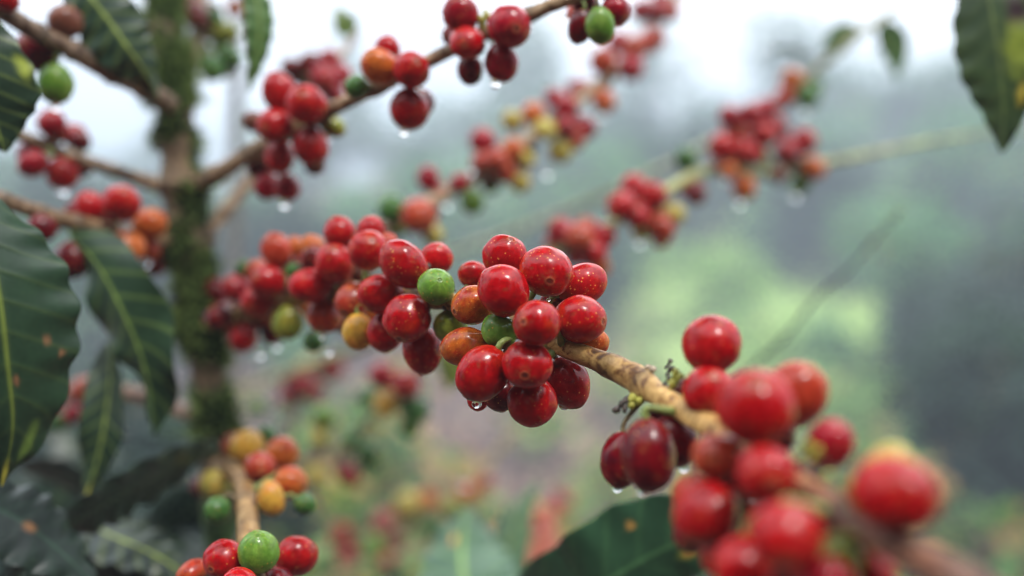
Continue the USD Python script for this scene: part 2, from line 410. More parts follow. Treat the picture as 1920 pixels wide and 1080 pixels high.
for px, d, s, label in [
    (640, 3.4, 1.0, 'green weed in the leaf litter right of the yellow cherries'), (905, 3.9, 0.7, 'green weed straight below the sharp cluster'), (1130, 4.0, 1.0, 'green weed left of the dark hanging cherries'),
    (1260, 4.8, 1.2, 'green weed behind the dark hanging cherries'), (1010, 5.5, 1.2, 'far green weed just below the sharp cluster'), (770, 5.0, 1.0, 'green weed behind the low green and orange cherries'),
    (1380, 6.0, 1.3, 'green weed behind the largest near cherry'), (1560, 4.2, 1.1, 'green weed between the near cherries and the rightmost one'), (1720, 4.8, 1.2, 'green weed above the rightmost near cherry'),
    (545, 4.4, 1.0, 'green weed right of the trunk foot'), (1190, 6.6, 1.3, 'faint weed under the sharp branch'), (840, 3.3, 0.8, 'low weed at the bottom below the sharp cluster'), (720, 3.2, 0.7, 'low weed left of the pale spotted leaf'),
    (690, 4.6, 0.9, 'weed behind the green low cherries'), (600, 2.6, 0.55, 'near weed at the bottom right of the green bottom cherry'), (760, 2.7, 0.5, 'near weed at the bottom, left of the pale leaf')]:
    plant('weed', px, d, s, label, 'weed', 'weeds growing in the leaf litter')
for px, d, s, label in [(300, 2.1, 0.42, 'dark low bush behind the curled leaves'), (60, 1.9, 0.40, 'dark low bush behind the big left leaf'), (480, 3.0, 0.36, 'dark low bush behind the trunk foot'), (200, 2.6, 0.5, 'dark low bush left of the trunk')]:
    plant('dark', px, d, s, label, 'bush')
protos['young'] = make_bush('coffee_seedling', 150, 0.30, 0.34, 0.135, (0.015, 0.06, 0.02), (0.13, 0.22, 0.06), 83, 'x', cat='seedling', dead=0.35)
for px, d, s, label in [(610, 2.3, 1.0, 'blurred seedling low between the yellow cherries and the litter branch'), (760, 1.75, 0.95, 'blurred seedling at the bottom left of the pale spotted leaf'), (960, 2.1, 0.9, 'blurred seedling behind the tip of the pale spotted leaf'),
                        (1120, 1.8, 0.95, 'blurred seedling behind the glossy spotted leaf'), (500, 1.9, 0.85, 'dim blurred seedling right of the bottom cherries'), (1330, 2.6, 0.95, 'blurred seedling behind the dark hanging cherries'), (690, 3.0, 1.3, 'larger blurred seedling in the middle of the litter'), (1840, 2.4, 1.0, 'blurred seedling in the lower right corner')]:
    plant('young', px, d, s, label, 'seedling')
hr = np.random.default_rng(404)
k = 0
while k < 64:
    d = hr.uniform(5.5, 18); px = hr.uniform(-200, 2100)
    x, y = ground_at(px, d)
    if (1130 < px < 1660 and d < 9.5) or (450 < px < 1130 and d < 7.5) or px < 450 and d > 13:
        continue
    kind = 'mid' if hr.uniform() < 0.4 else 'dark'
    plant(kind, px, d, hr.uniform(0.55, 1.0), 'misty blue green bush, one of many on the hillside', 'bush', 'bushes scattered over the misty hillside')
    k += 1

# fallen leaves and grass
n = 7000
lx, ly = rng.uniform(-4, 4.5, n), rng.uniform(1.6, 11, n)
ok = lush(lx, ly) < rng.uniform(0.15, 1.0, n)
lx, ly = lx[ok], ly[ok]; n = len(lx)
pal = np.array([[0.16, 0.10, 0.085], [0.08, 0.05, 0.045], [0.30, 0.21, 0.14], [0.05, 0.034, 0.034], [0.20, 0.075, 0.06], [0.36, 0.30, 0.20]])
v, f, t = blade_cloud(n, np.stack([lx, ly, rise(lx, ly) + 0.012], -1), 0.13, pal[rng.integers(0, 6, n)], up=0.93, fold=0.5, seed=5)
put('fallen_leaves', (v, f), 'litter', tint=t, smooth=False, kind='stuff', label='brown and grey fallen leaves covering the ground', cat='leaf litter')
n = 26000
gx, gy = rng.uniform(-3, 12, n), 2.5 + 16 * rng.uniform(0, 1, n) ** 1.4
gx = gx * np.clip(gy / 12, 0.35, 1.3)
ok = lush(gx, gy) > rng.uniform(0.1, 0.9, n)
gx, gy = gx[ok], gy[ok]; n = len(gx)
h = rng.uniform(0.06, 0.2, n) * (1 + gy / 25); a = rng.uniform(0, 6.28, n); w = 0.006 + 0.0011 * gy
b = np.stack([gx, gy, rise(gx, gy) - 0.01], -1); s = np.stack([np.cos(a), np.sin(a), 0 * a], -1)
lean = np.stack([rng.normal(size=n) * 0.4, rng.normal(size=n) * 0.4, np.ones(n)], -1) * h[:, None]
V = np.stack([b - s * w[:, None], b + s * w[:, None], b + lean * 0.6 + s * w[:, None] * 0.6, b + lean], 1).reshape(-1, 3)
k = (np.arange(n) * 4)[:, None, None]
f = (np.array([[0, 1, 2], [0, 2, 3]])[None] + k).reshape(-1, 3)
put('grass', (V, f), 'bush_leaf', tint=np.repeat(greens(n, 9, (0.16, 0.26, 0.06), (0.32, 0.40, 0.15)), 4, 0), smooth=False, kind='stuff', label='pale green grass on the misty slope', cat='grass')

# the morning mist: one closed box round everything
b = trimesh.creation.box(bounds=[[-25, -10, -2.5], [25, 28, 6.6]])
put('haze', (b.vertices, b.faces), 'mist', smooth=False, kind='stuff', label='pale morning mist over the hillside', cat='mist')

# ------------------------------------------------------------------ the coffee tree in front
KIND = {   # skin, second tone, how much of it, gold flecks' label
    'R': ((0.56, 0.0025, 0.007), (0.60, 0.014, 0.008), 0.35, None),
    'S': ((0.54, 0.0025, 0.007), (0.64, 0.06, 0.008), 0.42, None),
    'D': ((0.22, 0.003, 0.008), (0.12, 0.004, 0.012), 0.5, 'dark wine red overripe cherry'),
    'P': ((0.46, 0.008, 0.022), (0.40, 0.006, 0.016), 0.5, None),
    'T': ((0.48, 0.040, 0.016), (0.55, 0.13, 0.02), 0.5, 'orange red half ripe cherry'),
    'O': ((0.60, 0.14, 0.020), (0.50, 0.05, 0.016), 0.45, 'orange half ripe cherry'),
    'M': ((0.66, 0.145, 0.016), (0.46, 0.018, 0.008), 0.66, 'orange cherry mottled with red'),
    'Y': ((0.62, 0.34, 0.045), (0.58, 0.22, 0.03), 0.5, 'yellow unripe cherry'),
    'W': ((0.50, 0.42, 0.085), (0.55, 0.30, 0.05), 0.4, 'yellow green unripe cherry'),
    'G': ((0.13, 0.27, 0.030), (0.20, 0.33, 0.05), 0.5, 'green unripe cherry'),
    'L': ((0.26, 0.30, 0.035), (0.36, 0.30, 0.04), 0.5, 'olive green unripe cherry'),
    'E': ((0.045, 0.13, 0.025), (0.08, 0.18, 0.04), 0.5, 'dark green unripe cherry'),
    'B': ((0.17, 0.055, 0.03), (0.10, 0.03, 0.02), 0.5, 'brown withered cherry'),
}
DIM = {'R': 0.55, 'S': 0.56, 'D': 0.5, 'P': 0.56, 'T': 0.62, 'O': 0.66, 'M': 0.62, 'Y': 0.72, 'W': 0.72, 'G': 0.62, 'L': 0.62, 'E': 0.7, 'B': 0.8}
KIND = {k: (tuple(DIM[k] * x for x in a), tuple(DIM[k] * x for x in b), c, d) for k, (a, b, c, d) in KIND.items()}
LAYER = {'f': -0.6, 'm': 0.0, 'b': 0.7, 'B': 1.3, 'F': -1.1}


def cherry_mesh(r, stretch, kind, seed, fine):
    """In its own frame: stalk end at -z, the navel at +z."""
    nt, na = (34, 40) if fine else (18, 22)
    th = np.concatenate([[0.0], np.linspace(0.05, 0.36, nt // 3), np.linspace(0.36, math.pi, nt - nt // 3 + 1)[1:]])
    ph = np.linspace(0, 2 * math.pi, na, endpoint=False)
    T, P = np.meshgrid(th, ph, indexing='ij')
    rr = np.ones_like(T)
    q = np.random.default_rng(seed)
    e = q.uniform(0.88, 0.99)
    taper = 1 - 0.10 * np.clip(np.cos(T) * -1, 0, 1) ** 2
    x, y, z = np.sin(T) * np.cos(P) * taper, np.sin(T) * np.sin(P) * e * taper, np.cos(T) * stretch
    D = np.stack([np.sin(T) * np.cos(P), np.sin(T) * np.sin(P), np.cos(T)], -1)
    lump = 1 + 0.10 * (meshkit.fbm(D * 1.6 + seed % 97, 2, seed % 50) - 0.5)
    nav = q.uniform(0.13, 0.17)
    ring = np.exp(-((T - nav) / 0.045) ** 2) * 0.018 - np.exp(-(T / (nav * 0.75)) ** 2) * 0.035 + np.exp(-(T / (nav * 0.3)) ** 2) * 0.03
    groove = -0.012 * np.exp(-(np.sin(P - 0.4) / 0.10) ** 2) * np.exp(-((T - 0.5) / 0.5) ** 2)
    V = np.stack([x, y, z], -1) * (lump + ring + groove)[..., None] * r
    base, other, amount, _ = KIND[kind]
    base, other = np.array(base) * q.uniform(0.85, 1.12), np.array(other)
    m = meshkit.fbm(D * 1.7 + (seed % 83) * 1.7, 4, seed % 31)
    if kind == 'M':
        m = m * 0.7 + 0.3 * meshkit.fbm(D * 9 + seed % 71, 2, 3)
    m = np.clip((m - (0.62 - 0.28 * amount)) / 0.22, 0, 1)
    if kind in 'RSPT':
        m = np.clip(m * amount + 0.5 * amount * np.clip(-D[..., 2] - 0.2, 0, 1), 0, 1)
    C = base * (1 - m[..., None]) + other * m[..., None]
    if kind in 'RSPTMD':
        sc = meshkit.fbm(D * 5.5 + (seed % 61) * 0.9, 3, seed % 29)
        w = np.clip((sc - 0.69) / 0.05, 0, 1) * 0.45 + 0.4 * np.exp(-((T - nav * 1.9) / 0.12) ** 2) * np.clip((meshkit.fbm(D * 8 + seed % 37, 2, 1) - 0.45) / 0.15, 0, 1)
        C = C * (1 - np.clip(w, 0, 0.8)[..., None]) + np.array([0.20, 0.065, 0.025]) * np.clip(w, 0, 0.8)[..., None]
        deep = np.clip((meshkit.fbm(D * 2.2 + (seed % 43) * 1.3, 3, seed % 23) - 0.45) / 0.25, 0, 1)[..., None]
        C = C * (1 - 0.3 * deep)
    if kind in 'GLE':
        rib = np.clip(np.cos(P * 9 + 1.2 * np.sin(P * 2)) * 1.6 - 0.6, 0, 1) * np.exp(-((T - 0.45) / 0.4) ** 2)
        C = C * (1 + 0.35 * rib[..., None])
    nring = np.exp(-((T - nav * 1.05) / 0.05) ** 2)[..., None]; ncore = np.exp(-(T / (nav * 0.72)) ** 4)[..., None]
    pale = base * 0.55 + (np.array([0.30, 0.20, 0.08]) if kind not in 'GLEWY' else np.array([0.16, 0.17, 0.05])) * 0.45
    core = np.array([0.10, 0.035, 0.02]) if kind not in 'GLEWY' else base * 0.5
    C = C * (1 - 0.7 * nring) + pale * 0.7 * nring
    C = C * (1 - 0.85 * ncore) + core * 0.85 * ncore
    C = np.where((T > 2.9)[..., None], C * 0.6 + np.array([0.10, 0.13, 0.03]) * 0.4, C)
    n = len(th); V = V.reshape(-1, 3); C = C.reshape(-1, 3)
    i, j = np.meshgrid(np.arange(n - 1), np.arange(na), indexing='ij')
    p, s = i * na + j, i * na + (j + 1) % na
    f = np.vstack([np.stack([p, p + na, s + na], -1).reshape(-1, 3), np.stack([p, s + na, s], -1).reshape(-1, 3)])
    keep = np.linalg.norm(np.cross(V[f[:, 1]] - V[f[:, 0]], V[f[:, 2]] - V[f[:, 0]]), axis=1) > 1e-13
    # poles share one place: weld them
    f = f[keep]
    f[f < na] = 0
    f[f >= (n - 1) * na] = (n - 1) * na
    f = f[(f[:, 0] != f[:, 1]) & (f[:, 1] != f[:, 2]) & (f[:, 0] != f[:, 2])]
    u, inv = np.unique(f, return_inverse=True)
    return (V[u], inv.reshape(f.shape)), C[u]


TREE_BASE = np.array([(400 - 960) / F * 0.53, 0.53, float(rise(-0.16, 0.53))])
tree = empty('coffee_tree', TREE_BASE, label='coffee tree in front with mossy trunk and branches full of red cherries', cat='coffee tree')
BACK_BASE = np.array([(440 - 960) / F * 1.0, 1.0, float(rise(-0.28, 1.0))])
back = empty('coffee_tree', BACK_BASE, label='second coffee tree behind, blurred, with a thin grey trunk and long pale branches', cat='coffee tree')
BASE = {tree: TREE_BASE, back: BACK_BASE}

BRANCH = {}


def branch(key, owner, pts, label, tan=(0.46, 0.28, 0.095), seg=16, n=None, nodes=6, swell=0.22, dark=0.35):
    """pts: (px, py, z, thickness in photograph pixels)"""
    S = spline(pts, n or 22 * len(pts))
    C = np.array([at(*s[:3]) for s in S])
    R = S[:, 3] / 2 * S[:, 2] / F
    u = np.linspace(0, 1, len(S)); q = np.random.default_rng(len(label))
    lump = np.zeros(len(S))
    for k in range(nodes):
        c = (k + 0.5 + q.uniform(-0.2, 0.2)) / nodes
        lump += np.exp(-((u - c) / 0.018) ** 2)
    R = R * (1 + swell * lump)
    v, f = tube(C, R, seg, 0.10, 260.0, 3)
    t = np.tile(np.array(tan), (len(v), 1))
    if key == 'main':      # older paler wood in the middle, young dark red brown wood at the near end
        uu = np.append(np.repeat(u, seg), [0, 1])[:, None]
        e = np.clip((uu - 0.70) / 0.12, 0, 1)
        t = t * (1 - e) + np.array([0.25, 0.11, 0.065]) * e
    k = meshkit.fbm(v * 55, 3, 9)[:, None]
    ln = np.append(np.repeat(lump, seg), [lump[0], lump[-1]])[:, None]
    t = t * (1 - dark * np.clip((k - 0.42) / 0.2, 0, 1)) * (1 - 0.45 * np.clip(ln, 0, 1))
    pr = put('branch', (v, f), 'branch_bark', owner, BASE[owner], tint=t, label=label)
    BRANCH[key] = dict(prim=pr, S=S, C=C, R=R, owner=owner)
    return pr


# main branch, from the trunk to the near lower right corner
branch('main', tree, [(372, 612, 0.520, 30), (480, 580, 0.470, 30), (590, 550, 0.425, 30), (700, 545, 0.385, 32), (800, 558, 0.358, 34), (860, 570, 0.345, 34), (960, 606, 0.332, 36),
                      (1060, 652, 0.322, 38), (1140, 684, 0.311, 41), (1188, 708, 0.304, 54), (1230, 738, 0.293, 43), (1330, 798, 0.266, 48), (1430, 866, 0.240, 52), (1530, 932, 0.218, 58), (1640, 1000, 0.202, 64), (1760, 1068, 0.188, 68), (1900, 1150, 0.175, 72)],
       'tan brown branch in sharp focus running from the trunk to the lower right corner', n=260, nodes=9, swell=0.2, seg=24)
branch('upper', tree, [(362, 350, 0.520, 34), (420, 318, 0.495, 32), (480, 282, 0.470, 30), (560, 240, 0.450, 28), (640, 196, 0.435, 27), (720, 158, 0.420, 26), (840, 96, 0.405, 26), (920, 58, 0.398, 26), (1000, 24, 0.392, 27), (1110, -20, 0.385, 27), (1300, -90, 0.375, 25)],
       'brown branch rising from the trunk to the top middle of the picture', nodes=7, tan=(0.30, 0.20, 0.11))
branch('rear', tree, [(385, 440, 0.530, 24), (430, 385, 0.540, 24), (475, 330, 0.550, 23), (540, 225, 0.565, 20), (600, 150, 0.575, 17), (650, 90, 0.590, 12), (672, 60, 0.60, 8)],
       'thinner blurred branch rising behind the upper one', nodes=5, tan=(0.30, 0.19, 0.11))
branch('left_top', tree, [(318, 196, 0.510, 38), (260, 160, 0.485, 36), (215, 140, 0.465, 36), (170, 112, 0.450, 40), (120, 86, 0.435, 34), (60, 56, 0.420, 34), (0, 20, 0.410, 34), (-120, -40, 0.395, 34)],
       'dark brown branch from the trunk to the upper left corner', nodes=5, tan=(0.19, 0.12, 0.075))
branch('left_mid', tree, [(312, 352, 0.515, 24), (240, 328, 0.505, 25), (180, 308, 0.50, 25), (120, 288, 0.495, 25), (60, 262, 0.485, 24), (-60, 220, 0.470, 24)],
       'grey brown branch from the trunk to the left below the green cherry', nodes=5, tan=(0.27, 0.19, 0.12))
branch('left_low', tree, [(350, 462, 0.520, 34), (270, 448, 0.495, 34), (210, 436, 0.475, 34), (150, 420, 0.462, 32), (90, 404, 0.450, 30), (30, 384, 0.440, 30), (-60, 350, 0.430, 30)],
       'brown branch behind the large left leaf with orange cherries at its end', nodes=5, tan=(0.27, 0.17, 0.09))
branch('top_back', tree, [(345, 185, 0.535, 30), (356, 130, 0.555, 28), (366, 70, 0.575, 24), (378, 10, 0.60, 22), (392, -60, 0.62, 20)],
       'short blurred branch beside the top of the trunk with green cherries', nodes=4, tan=(0.30, 0.20, 0.13))
branch('foot', tree, [(405, 870, 0.525, 30), (436, 884, 0.480, 34), (456, 905, 0.440, 37), (463, 950, 0.405, 39), (466, 1010, 0.375, 42), (476, 1090, 0.345, 44), (490, 1180, 0.320, 44)],
       'spotted tan branch pointing down towards the viewer at the bottom left', nodes=5, swell=0.12, tan=(0.27, 0.16, 0.06))
branch('low_back', tree, [(405, 870, 0.545, 14), (520, 862, 0.62, 13), (620, 852, 0.70, 13), (680, 800, 0.70, 13), (730, 750, 0.66, 13), (790, 690, 0.64, 12), (830, 640, 0.64, 10)],
       'thin blurred branch low behind with two red and one orange cherry', nodes=5, tan=(0.24, 0.17, 0.10))
branch('left_under', tree, [(400, 790, 0.530, 30), (340, 768, 0.545, 30), (280, 745, 0.56, 28), (200, 730, 0.57, 24), (120, 740, 0.58, 22), (20, 750, 0.58, 22)],
       'reddish brown branch low on the left behind the curled leaf', nodes=4, tan=(0.30, 0.17, 0.11))
branch('mid_back', back, [(430, 640, 0.98, 18), (560, 530, 0.72, 22), (680, 455, 0.60, 23), (760, 405, 0.56, 24), (860, 350, 0.57, 23), (960, 285, 0.585, 24), (1040, 225, 0.60, 25), (1100, 175, 0.625, 25), (1150, 135, 0.65, 23), (1210, 70, 0.69, 20), (1270, -10, 0.74, 18), (1330, -100, 0.8, 14)],
       'blurred pale branch crossing from the middle to the top, thick with pink and orange cherries', nodes=8, tan=(0.42, 0.29, 0.18))
branch('right_back', back, [(440, 735, 0.98, 16), (700, 640, 0.76, 17), (900, 545, 0.63, 19), (1030, 478, 0.57, 20), (1100, 445, 0.56, 20), (1190, 395, 0.575, 20), (1270, 345, 0.60, 21), (1340, 318, 0.625, 20), (1440, 324, 0.65, 17), (1560, 303, 0.68, 13), (1660, 282, 0.70, 12), (1760, 262, 0.72, 9), (1860, 248, 0.74, 6), (1980, 238, 0.76, 5)],
       'blurred branch with red clusters on the right ending in a pale green shoot', nodes=9, tan=(0.34, 0.36, 0.15), dark=0.2)
branch('right_top', back, [(440, 560, 0.98, 12), (760, 500, 0.90, 12), (1100, 380, 0.82, 12), (1380, 240, 0.76, 13), (1470, 180, 0.74, 14), (1530, 130, 0.73, 16), (1600, 70, 0.72, 15), (1660, 30, 0.72, 11), (1720, -30, 0.72, 8)],
       'faint pale green twig at the upper right with three small leaves', nodes=6, tan=(0.42, 0.45, 0.30), dark=0.1)
branch('litter_back', back, [(440, 980, 0.99, 14), (500, 900, 0.95, 14), (555, 780, 0.92, 16), (560, 720, 0.92, 15), (600, 660, 0.93, 10)],
       'faint upright tan twig low behind the bottom left cherries', nodes=4, tan=(0.36, 0.27, 0.19))

branch('litter_low', back, [(440, 1130, 0.99, 15), (560, 1075, 0.96, 15), (680, 1010, 0.94, 14), (790, 970, 0.93, 14), (870, 920, 0.93, 12), (930, 850, 0.94, 10), (985, 790, 0.95, 8)],
       'blurred low branch among the litter below the sharp cherries', nodes=5, tan=(0.30, 0.26, 0.12))
branch('litter_far', back, [(440, 1240, 0.99, 13), (620, 1090, 1.08, 13), (760, 1040, 1.12, 12), (900, 1010, 1.15, 12), (1030, 960, 1.17, 10), (1110, 900, 1.18, 7)],
       'second blurred low branch among the litter, behind the first', nodes=5, tan=(0.26, 0.20, 0.10))
# every cherry: centre and half axes in the photograph, kind, layer, and where its navel looks (share of the radius, up is negative)
CH = {}
CH['main'] = [
    (946, 481, 41, 35, 'R', 'm', 0.3, -0.75), (1025, 508, 43, 49, 'S', 'f', 0.1, 0.35), (1091, 534, 44, 36, 'S', 'b', 0.85, -0.4), (1086, 598, 47, 41, 'S', 'f', 0.86, 0.1),
    (1007, 606, 42, 38, 'S', 'F', -0.55, -0.05), (944, 545, 46, 44, 'R', 'F', -0.72, -0.66), (886, 572, 35, 40, 'M', 'm', -0.8, 0.3), (889, 516, 28, 26, 'S', 'B', -0.8, -0.4),
    (936, 622, 31, 32, 'G', 'F', -0.6, -0.68), (874, 650, 44, 35, 'M', 'f', -0.9, 0.1), (905, 700, 45, 50, 'S', 'F', -0.5, 0.78), (896, 750, 20, 17, 'R', 'b', 0, 0.9),
    (938, 738, 31, 30, 'D', 'b', 0.1, 0.9), (989, 683, 41, 45, 'R', 'F', -0.1, 0.42), (998, 752, 43, 43, 'R', 'f', -0.2, 0.95), (1064, 717, 38, 46, 'R', 'm', 0.4, 0.85),
    (1114, 640, 26, 24, 'O', 'B', 0.9, 0.3),
    (757, 496, 40, 47, 'S', 'F', -0.62, -0.68), (819, 485, 30, 27, 'S', 'b', 0.2, -0.7), (818, 538, 31, 32, 'G', 'F', 0.18, -0.35), (714, 552, 40, 35, 'S', 'f', -0.9, -0.1),
    (764, 596, 42, 43, 'S', 'F', -0.32, 0.8), (722, 622, 31, 35, 'R', 'm', 0.05, 0.95), (792, 656, 34, 41, 'R', 'm', 0.1, 0.95), (845, 610, 29, 30, 'L', 'b', -0.3, 0.9),
    (661, 561, 29, 36, 'T', 'm', -0.4, 0.6), (672, 622, 28, 32, 'Y', 'm', 0.05, 0.95),
    (637, 437, 28, 28, 'R', 'm', -0.2, -0.9), (696, 432, 27, 22, 'R', 'b', 0.3, -0.9), (690, 470, 34, 34, 'S', 'F', 0.16, -0.45), (628, 495, 34, 37, 'R', 'F', -0.1, -0.72),
    (590, 484, 21, 25, 'D', 'm', -0.6, -0.6), (585, 464, 24, 22, 'O', 'b', -0.3, -0.8), (582, 536, 37, 31, 'R', 'F', -0.9, 0.0), (518, 470, 28, 31, 'T', 'm', -0.3, -0.85),
    (552, 462, 15, 18, 'O', 'B', 0, -0.9), (503, 529, 33, 31, 'R', 'F', -0.6, -0.3), (484, 509, 22, 22, 'T', 'm', -0.3, -0.8), (484, 565, 29, 28, 'R', 'F', -0.4, 0.3),
    (441, 541, 24, 24, 'P', 'f', -0.5, -0.6), (408, 545, 22, 24, 'D', 'm', -0.8, -0.4), (411, 594, 25, 24, 'D', 'f', -0.7, 0.5), (456, 633, 25, 25, 'R', 'm', -0.2, 0.9),
    (478, 598, 22, 22, 'B', 'b', 0, 0.9), (509, 624, 22, 19, 'D', 'b', 0.1, 0.9), (540, 604, 27, 30, 'L', 'f', -0.1, 0.9), (559, 569, 25, 25, 'O', 'm', -0.3, 0.5),
    (608, 592, 31, 31, 'T', 'f', -0.2, 0.7), (457, 505, 14, 16, 'E', 'b', 0, -0.9), (551, 508, 14, 14, 'E', 'm', 0, -0.7), (588, 640, 18, 18, 'E', 'b', 0, 0.9), (728, 455, 18, 17, 'T', 'B', 0, -0.9),
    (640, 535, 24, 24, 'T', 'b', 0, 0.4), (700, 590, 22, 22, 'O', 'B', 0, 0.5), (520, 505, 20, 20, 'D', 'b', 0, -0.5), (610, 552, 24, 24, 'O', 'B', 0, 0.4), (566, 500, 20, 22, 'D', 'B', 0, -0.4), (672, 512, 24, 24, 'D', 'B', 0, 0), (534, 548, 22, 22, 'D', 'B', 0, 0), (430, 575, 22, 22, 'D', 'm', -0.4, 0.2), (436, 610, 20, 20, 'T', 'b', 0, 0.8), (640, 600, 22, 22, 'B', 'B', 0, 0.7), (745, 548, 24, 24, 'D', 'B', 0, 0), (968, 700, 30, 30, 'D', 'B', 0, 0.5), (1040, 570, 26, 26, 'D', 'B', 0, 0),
    # the near end
    (1334, 647, 51, 52, 'R', 'm', 0.1, -0.9), (1329, 736, 46, 42, 'R', 'm', 0.2, -0.6), (1417, 765, 69, 69, 'R', 'F', 0.05, -0.6), (1488, 742, 55, 65, 'T', 'm', 0.5, -0.7), (1556, 834, 39, 46, 'P', 'b', 0.4, -0.8),
    (1677, 926, 80, 66, 'R', 'f', 0.85, 0.1), (1662, 880, 58, 38, 'W', 'b', 0.6, -0.6), (1437, 890, 56, 49, 'R', 'F', 0.2, 0.2), (1346, 856, 44, 44, 'T', 'f', -0.2, 0.1), (1325, 962, 59, 60, 'R', 'f', -0.3, 0.8),
    (1298, 926, 34, 36, 'T', 'm', -0.6, 0.6), (1474, 1004, 64, 65, 'R', 'F', 0.0, 0.7), (1394, 1062, 56, 52, 'R', 'm', -0.1, 0.9), (1575, 1050, 38, 38, 'L', 'm', 0.2, 0.9), (1640, 1078, 40, 34, 'R', 'b', 0.2, 0.9),
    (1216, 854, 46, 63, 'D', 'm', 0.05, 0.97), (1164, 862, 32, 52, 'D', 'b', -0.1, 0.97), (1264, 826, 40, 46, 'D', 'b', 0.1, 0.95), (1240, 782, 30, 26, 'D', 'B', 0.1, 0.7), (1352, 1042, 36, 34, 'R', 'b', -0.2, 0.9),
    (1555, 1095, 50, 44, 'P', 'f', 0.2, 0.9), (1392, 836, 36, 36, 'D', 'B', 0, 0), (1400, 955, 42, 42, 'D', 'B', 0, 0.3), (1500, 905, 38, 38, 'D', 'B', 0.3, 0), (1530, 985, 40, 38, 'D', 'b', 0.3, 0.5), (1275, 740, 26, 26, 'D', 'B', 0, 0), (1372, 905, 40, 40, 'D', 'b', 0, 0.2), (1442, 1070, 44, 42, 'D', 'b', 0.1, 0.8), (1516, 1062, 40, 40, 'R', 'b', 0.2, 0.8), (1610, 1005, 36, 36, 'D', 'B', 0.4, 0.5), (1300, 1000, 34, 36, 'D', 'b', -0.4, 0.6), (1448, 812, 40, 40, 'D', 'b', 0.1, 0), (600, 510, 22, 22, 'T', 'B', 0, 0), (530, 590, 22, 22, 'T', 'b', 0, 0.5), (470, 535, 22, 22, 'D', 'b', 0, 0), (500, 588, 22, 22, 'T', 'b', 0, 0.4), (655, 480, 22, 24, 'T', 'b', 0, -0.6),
]
CH['upper'] = [
    (524, 174, 30, 36, 'R', 'f', -0.3, -0.85), (575, 197, 30, 39, 'R', 'F', -0.2, -0.5), (516, 236, 31, 31, 'R', 'F', -0.5, 0.1), (477, 228, 18, 22, 'B', 'b', -0.8, -0.3), (582, 273, 31, 34, 'R', 'f', 0.4, 0.8),
    (524, 293, 28, 31, 'R', 'f', 0, 0.85), (501, 349, 22, 23, 'P', 'm', -0.2, 0.95), (538, 351, 24, 23, 'P', 'm', 0.2, 0.95), (487, 312, 22, 22, 'D', 'b', -0.6, 0.7), (590, 308, 19, 18, 'B', 'b', 0.2, 0.9), (622, 236, 26, 19, 'L', 'm', 0.8, 0.4),
    (670, 163, 22, 21, 'E', 'f', -0.5, 0.1), (712, 126, 31, 36, 'O', 'F', -0.5, -0.6), (726, 93, 22, 24, 'R', 'm', 0.1, -0.95), (771, 131, 29, 34, 'R', 'F', 0.3, -0.4), (768, 204, 34, 36, 'R', 'm', 0.05, 0.97), (794, 190, 19, 22, 'D', 'b', 0.3, 0.9),
    (864, 27, 33, 31, 'P', 'f', -0.2, -0.8), (877, 81, 30, 31, 'R', 'F', -0.2, 0.1), (955, 49, 35, 40, 'P', 'F', 0.3, 0.1), (940, 117, 29, 34, 'P', 'm', 0.1, 0.95), (881, 131, 22, 26, 'D', 'm', 0, 0.97), (850, 66, 20, 20, 'D', 'b', -0.8, 0),
    (1088, 50, 21, 29, 'D', 'm', -0.2, 0.9), (1125, 48, 25, 32, 'G', 'f', 0.1, 0.9), (1154, 20, 27, 27, 'P', 'm', 0.5, 0.5), (1095, 5, 22, 22, 'D', 'b', 0, -0.4),
]
CH['rear'] = [(547, 128, 20, 18, 'D', 'm', -0.8, -0.3), (582, 119, 21, 19, 'D', 'f', -0.2, -0.8), (607, 146, 24, 24, 'P', 'f', 0.1, 0.2), (617, 113, 20, 20, 'P', 'm', 0.3, -0.8), (640, 140, 18, 20, 'P', 'm', 0.8, 0.2), (626, 174, 19, 20, 'P', 'f', 0.3, 0.8),
              (570, 145, 19, 19, 'D', 'b', -0.5, 0.5), (597, 176, 18, 18, 'D', 'm', 0, 0.8)]
CH['left_top'] = [(72, 93, 43, 33, 'D', 'b', -0.5, 0.6), (122, 41, 30, 29, 'B', 'b', 0.3, -0.8), (104, 157, 30, 35, 'G', 'm', 0, 0.97), (14, 2, 21, 18, 'R', 'm', 0, -0.8)]
CH['left_mid'] = [(97, 232, 25, 25, 'P', 'b', -0.1, -0.9), (140, 255, 21, 22, 'P', 'b', 0.4, -0.8), (62, 307, 26, 23, 'P', 'f', -0.8, 0.5), (117, 325, 28, 28, 'R', 'f', -0.2, 0.9), (138, 314, 19, 22, 'D', 'b', 0.3, 0.8)]
CH['left_low'] = [(168, 388, 27, 26, 'R', 'm', -0.3, -0.9), (228, 382, 32, 36, 'R', 'f', 0.1, -0.6), (281, 420, 31, 27, 'O', 'f', 0.8, -0.2), (238, 462, 31, 32, 'O', 'F', -0.3, 0.5), (281, 467, 18, 20, 'T', 'm', 0.3, 0.8), (142, 398, 18, 18, 'P', 'b', -0.6, -0.6),
                  (290, 497, 19, 18, 'D', 'b', 0.2, 0.9), (136, 487, 32, 31, 'D', 'f', -0.1, 0.9), (80, 426, 24, 24, 'D', 'm', -0.3, 0.8), (196, 412, 22, 22, 'D', 'b', 0, -0.5)]
